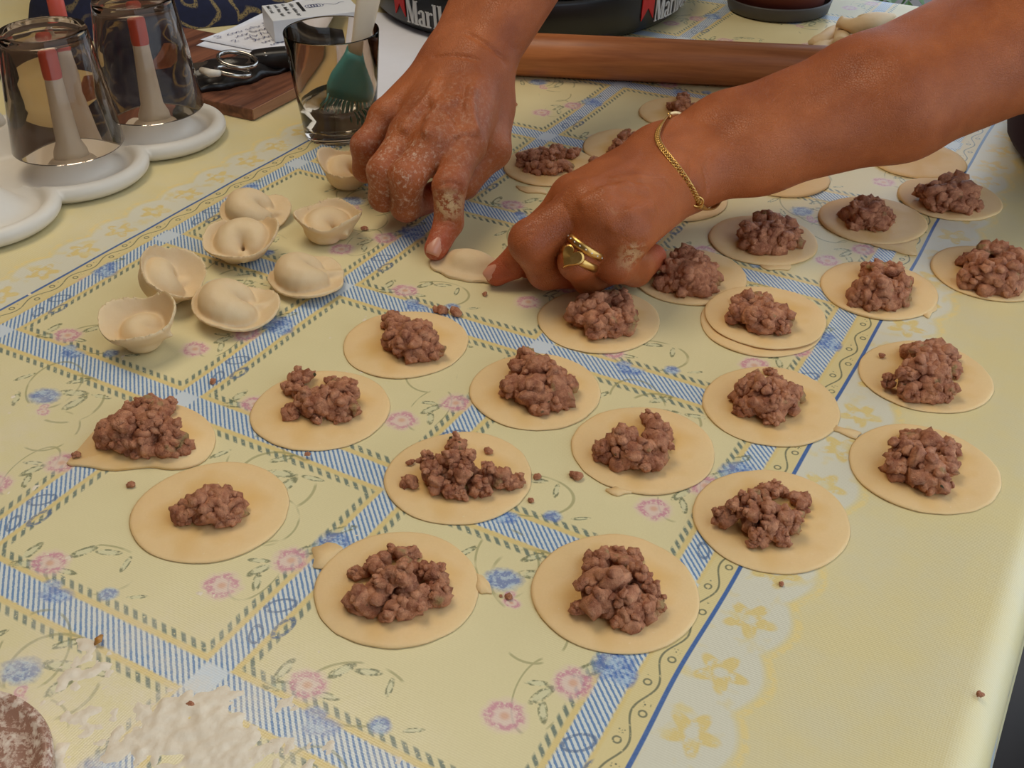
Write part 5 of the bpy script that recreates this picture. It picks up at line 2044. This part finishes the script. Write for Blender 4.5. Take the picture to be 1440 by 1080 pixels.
# ------------------------------------------------------------------ heap of dough offcuts
def scraps():
    S = [([(1142, 62), (1158, 56), (1172, 44), (1186, 40)], .0065, .008, 'pale dough strip with a pointed left end, top left of the offcuts'),
         ([(1148, 74), (1160, 64), (1176, 62), (1192, 60), (1204, 54)], .0075, .006, 'thick curled dough strip at the front of the offcuts'),
         ([(1182, 60), (1186, 46), (1192, 38), (1204, 36)], .0070, .014, 'short bent dough strip standing in the middle of the offcuts'),
         ([(1180, 30), (1196, 36), (1214, 36), (1236, 26), (1256, 22)], .0090, .024, 'broad flat dough strip lying across the top of the offcuts'),
         ([(1170, 70), (1190, 68), (1212, 58), (1236, 50)], .0065, .005, 'dough strip running under the forearm at the offcuts'),
         ([(1122, 70), (1134, 72), (1150, 72)], .0045, .004, 'small loose dough bit at the rolling pin end of the offcuts')]
    for i, (pp, r, z, lab) in enumerate(S):
        P = np.array([px(x, y, z + .002 * math.sin(k * 1.7 + i)) for k, (x, y) in enumerate(pp)])
        ts = np.linspace(0, 1, 14)
        tk = np.linspace(0, 1, len(P))
        Q = np.stack([np.interp(ts, tk, P[:, d]) for d in range(3)], 1)
        for _ in range(2): Q[1:-1] = (Q[:-2] + 2 * Q[1:-1] + Q[2:]) / 4
        rad = [r * (.35 + .65 * math.sin(PI * min(1, max(0.08, t_ * 1.05))) ** .5 + .12 * math.sin(9 * t_ + i)) for t_ in ts]
        v, f = tube(Q, [q_ * 1.45 for q_ in rad], 12, .62)
        v[:, 2] = np.maximum(v[:, 2], .0003)
        tag(link_mesh('dough_scrap', v, f, M_DOUGH2, loc=(P[0][0], P[0][1], 0)), lab, 'dough scrap', 'dough offcuts behind the rolling pin')


scraps()

# ------------------------------------------------------------------ navy shawl and dark bag in the far left
def heap(name, lab, cat, c, rx, ry, h, mat, seed, rot=0.0, fold=.25):
    n, m = 70, 70
    V, F = [], []
    for i in range(n + 1):
        for j in range(m + 1):
            u_, v_ = -1 + 2 * i / n, -1 + 2 * j / m
            # square to round
            x = u_ * math.sqrt(1 - v_ * v_ / 2); y = v_ * math.sqrt(1 - u_ * u_ / 2)
            r = math.hypot(x, y)
            e = 1 + .10 * math.sin(3 * math.atan2(y, x) + seed) + .05 * math.sin(7 * math.atan2(y, x) + seed * 2)
            z = h * max(0, 1 - r ** 2.6) ** .7
            z *= 1 + fold * math.sin(9 * x + 4 * y + 2.5 * mnoise.noise(Vector((x * 2, y * 2, seed)))) * .5 + fold * mnoise.noise(Vector((x * 3, y * 3, seed + 4)))
            X, Y = x * rx * e, y * ry * e
            V.append((c[0] + X * math.cos(rot) - Y * math.sin(rot), c[1] + X * math.sin(rot) + Y * math.cos(rot), max(z, 0) + .0006))
    idn = lambda i, j: i * (m + 1) + j
    for i in range(n):
        for j in range(m):
            F.append((idn(i, j), idn(i + 1, j), idn(i + 1, j + 1), idn(i, j + 1)))
    o = link_mesh(name, V, F, mat, loc=(c[0], c[1], 0))
    return tag(o, lab, cat)


t = NT('navy_paisley')
o = t.coord()
q = t.v('ADD', o, t.v('MULTIPLY', t.v('SUBTRACT', t.noise(o, 14, 2, color=True), (.5, .5, .5)), (.06, .06, .06)))
d1 = t.voronoi(q, 13, 'F1')
g1 = t.rng(t.m('ABSOLUTE', t.m('SUBTRACT', t.m('FRACT', t.m('MULTIPLY', d1, 4.2)), .5)), .12, .05)
g2 = t.rng(t.noise(o, 700, 2), .35, .5)
g3 = t.rng(t.noise(o, 9, 2), .42, .5)
c_ = t.mix(t.noise(o, 200, 2), lin(16, 20, 44), lin(26, 32, 66))
c_ = t.mix(t.m('MULTIPLY', t.m('MULTIPLY', g1, g2), g3), c_, lin(146, 126, 82))
t.set(Base_Color=c_, Roughness=.85)
heap('shawl', 'navy shawl with gold paisley pattern heaped behind the note', 'shawl', (-.352, 1.302, 0), .185, .125, .10, t.mat, 2.0, .35)
heap('bag', 'black cloth bag slumped at the far left behind the tumblers', 'bag', (-.655, 1.06, 0), .160, .165, .19, plain('black_cloth', lin(20, 17, 17), .9, scale=200, bump=.4), 5.0, .9)


# ------------------------------------------------------------------ garden bush beyond the far right corner of the table
def bush():
    c = np.array([.66, 1.62, -.75])
    e = empty('garden_bush', c, 'green leafy bush beyond the far corner of the table', 'bush')
    rg = random.Random(12)
    lm = plain('bush_leaf', lin(72, 110, 52), .5, var=.3, scale=25)
    parts = []
    for k in range(900):
        th, u_ = rg.uniform(0, 6.28), rg.uniform(-1, 1)
        r = rg.uniform(.6, 1.0)
        p = c + np.array([.26 * r * math.cos(th) * math.sqrt(1 - u_ * u_), .26 * r * math.sin(th) * math.sqrt(1 - u_ * u_), .42 + .30 * r * u_])
        d = unit([rg.uniform(-1, 1), rg.uniform(-1, 1), rg.uniform(-.3, 1)])
        fr = frame(d)
        L = rg.uniform(.022, .04)
        s_ = fr[:, 0] * L * .34
        b_ = fr[:, 1] * L * .10
        parts.append((np.array([p, p + d * L * .5 + s_ + b_, p + d * L, p + d * L * .5 - s_ + b_]), [(0, 1, 2), (0, 2, 3)]))
    v, f = join(parts)
    fo = link_mesh('foliage', v, f, lm, e, loc=c + [0, 0, .4], smooth=False)
    fo['kind'] = 'stuff'
    bk = plain('bark', lin(84, 62, 46), .9)
    for k in range(5):
        a = k * 1.26
        v, f = tube([c + [0, 0, .002], c + [.05 * math.cos(a), .05 * math.sin(a), .2], c + [.14 * math.cos(a), .14 * math.sin(a), .5]], [.012, .009, .004], 8)
        link_mesh('stem', v, f, bk, e, loc=c)


bush()
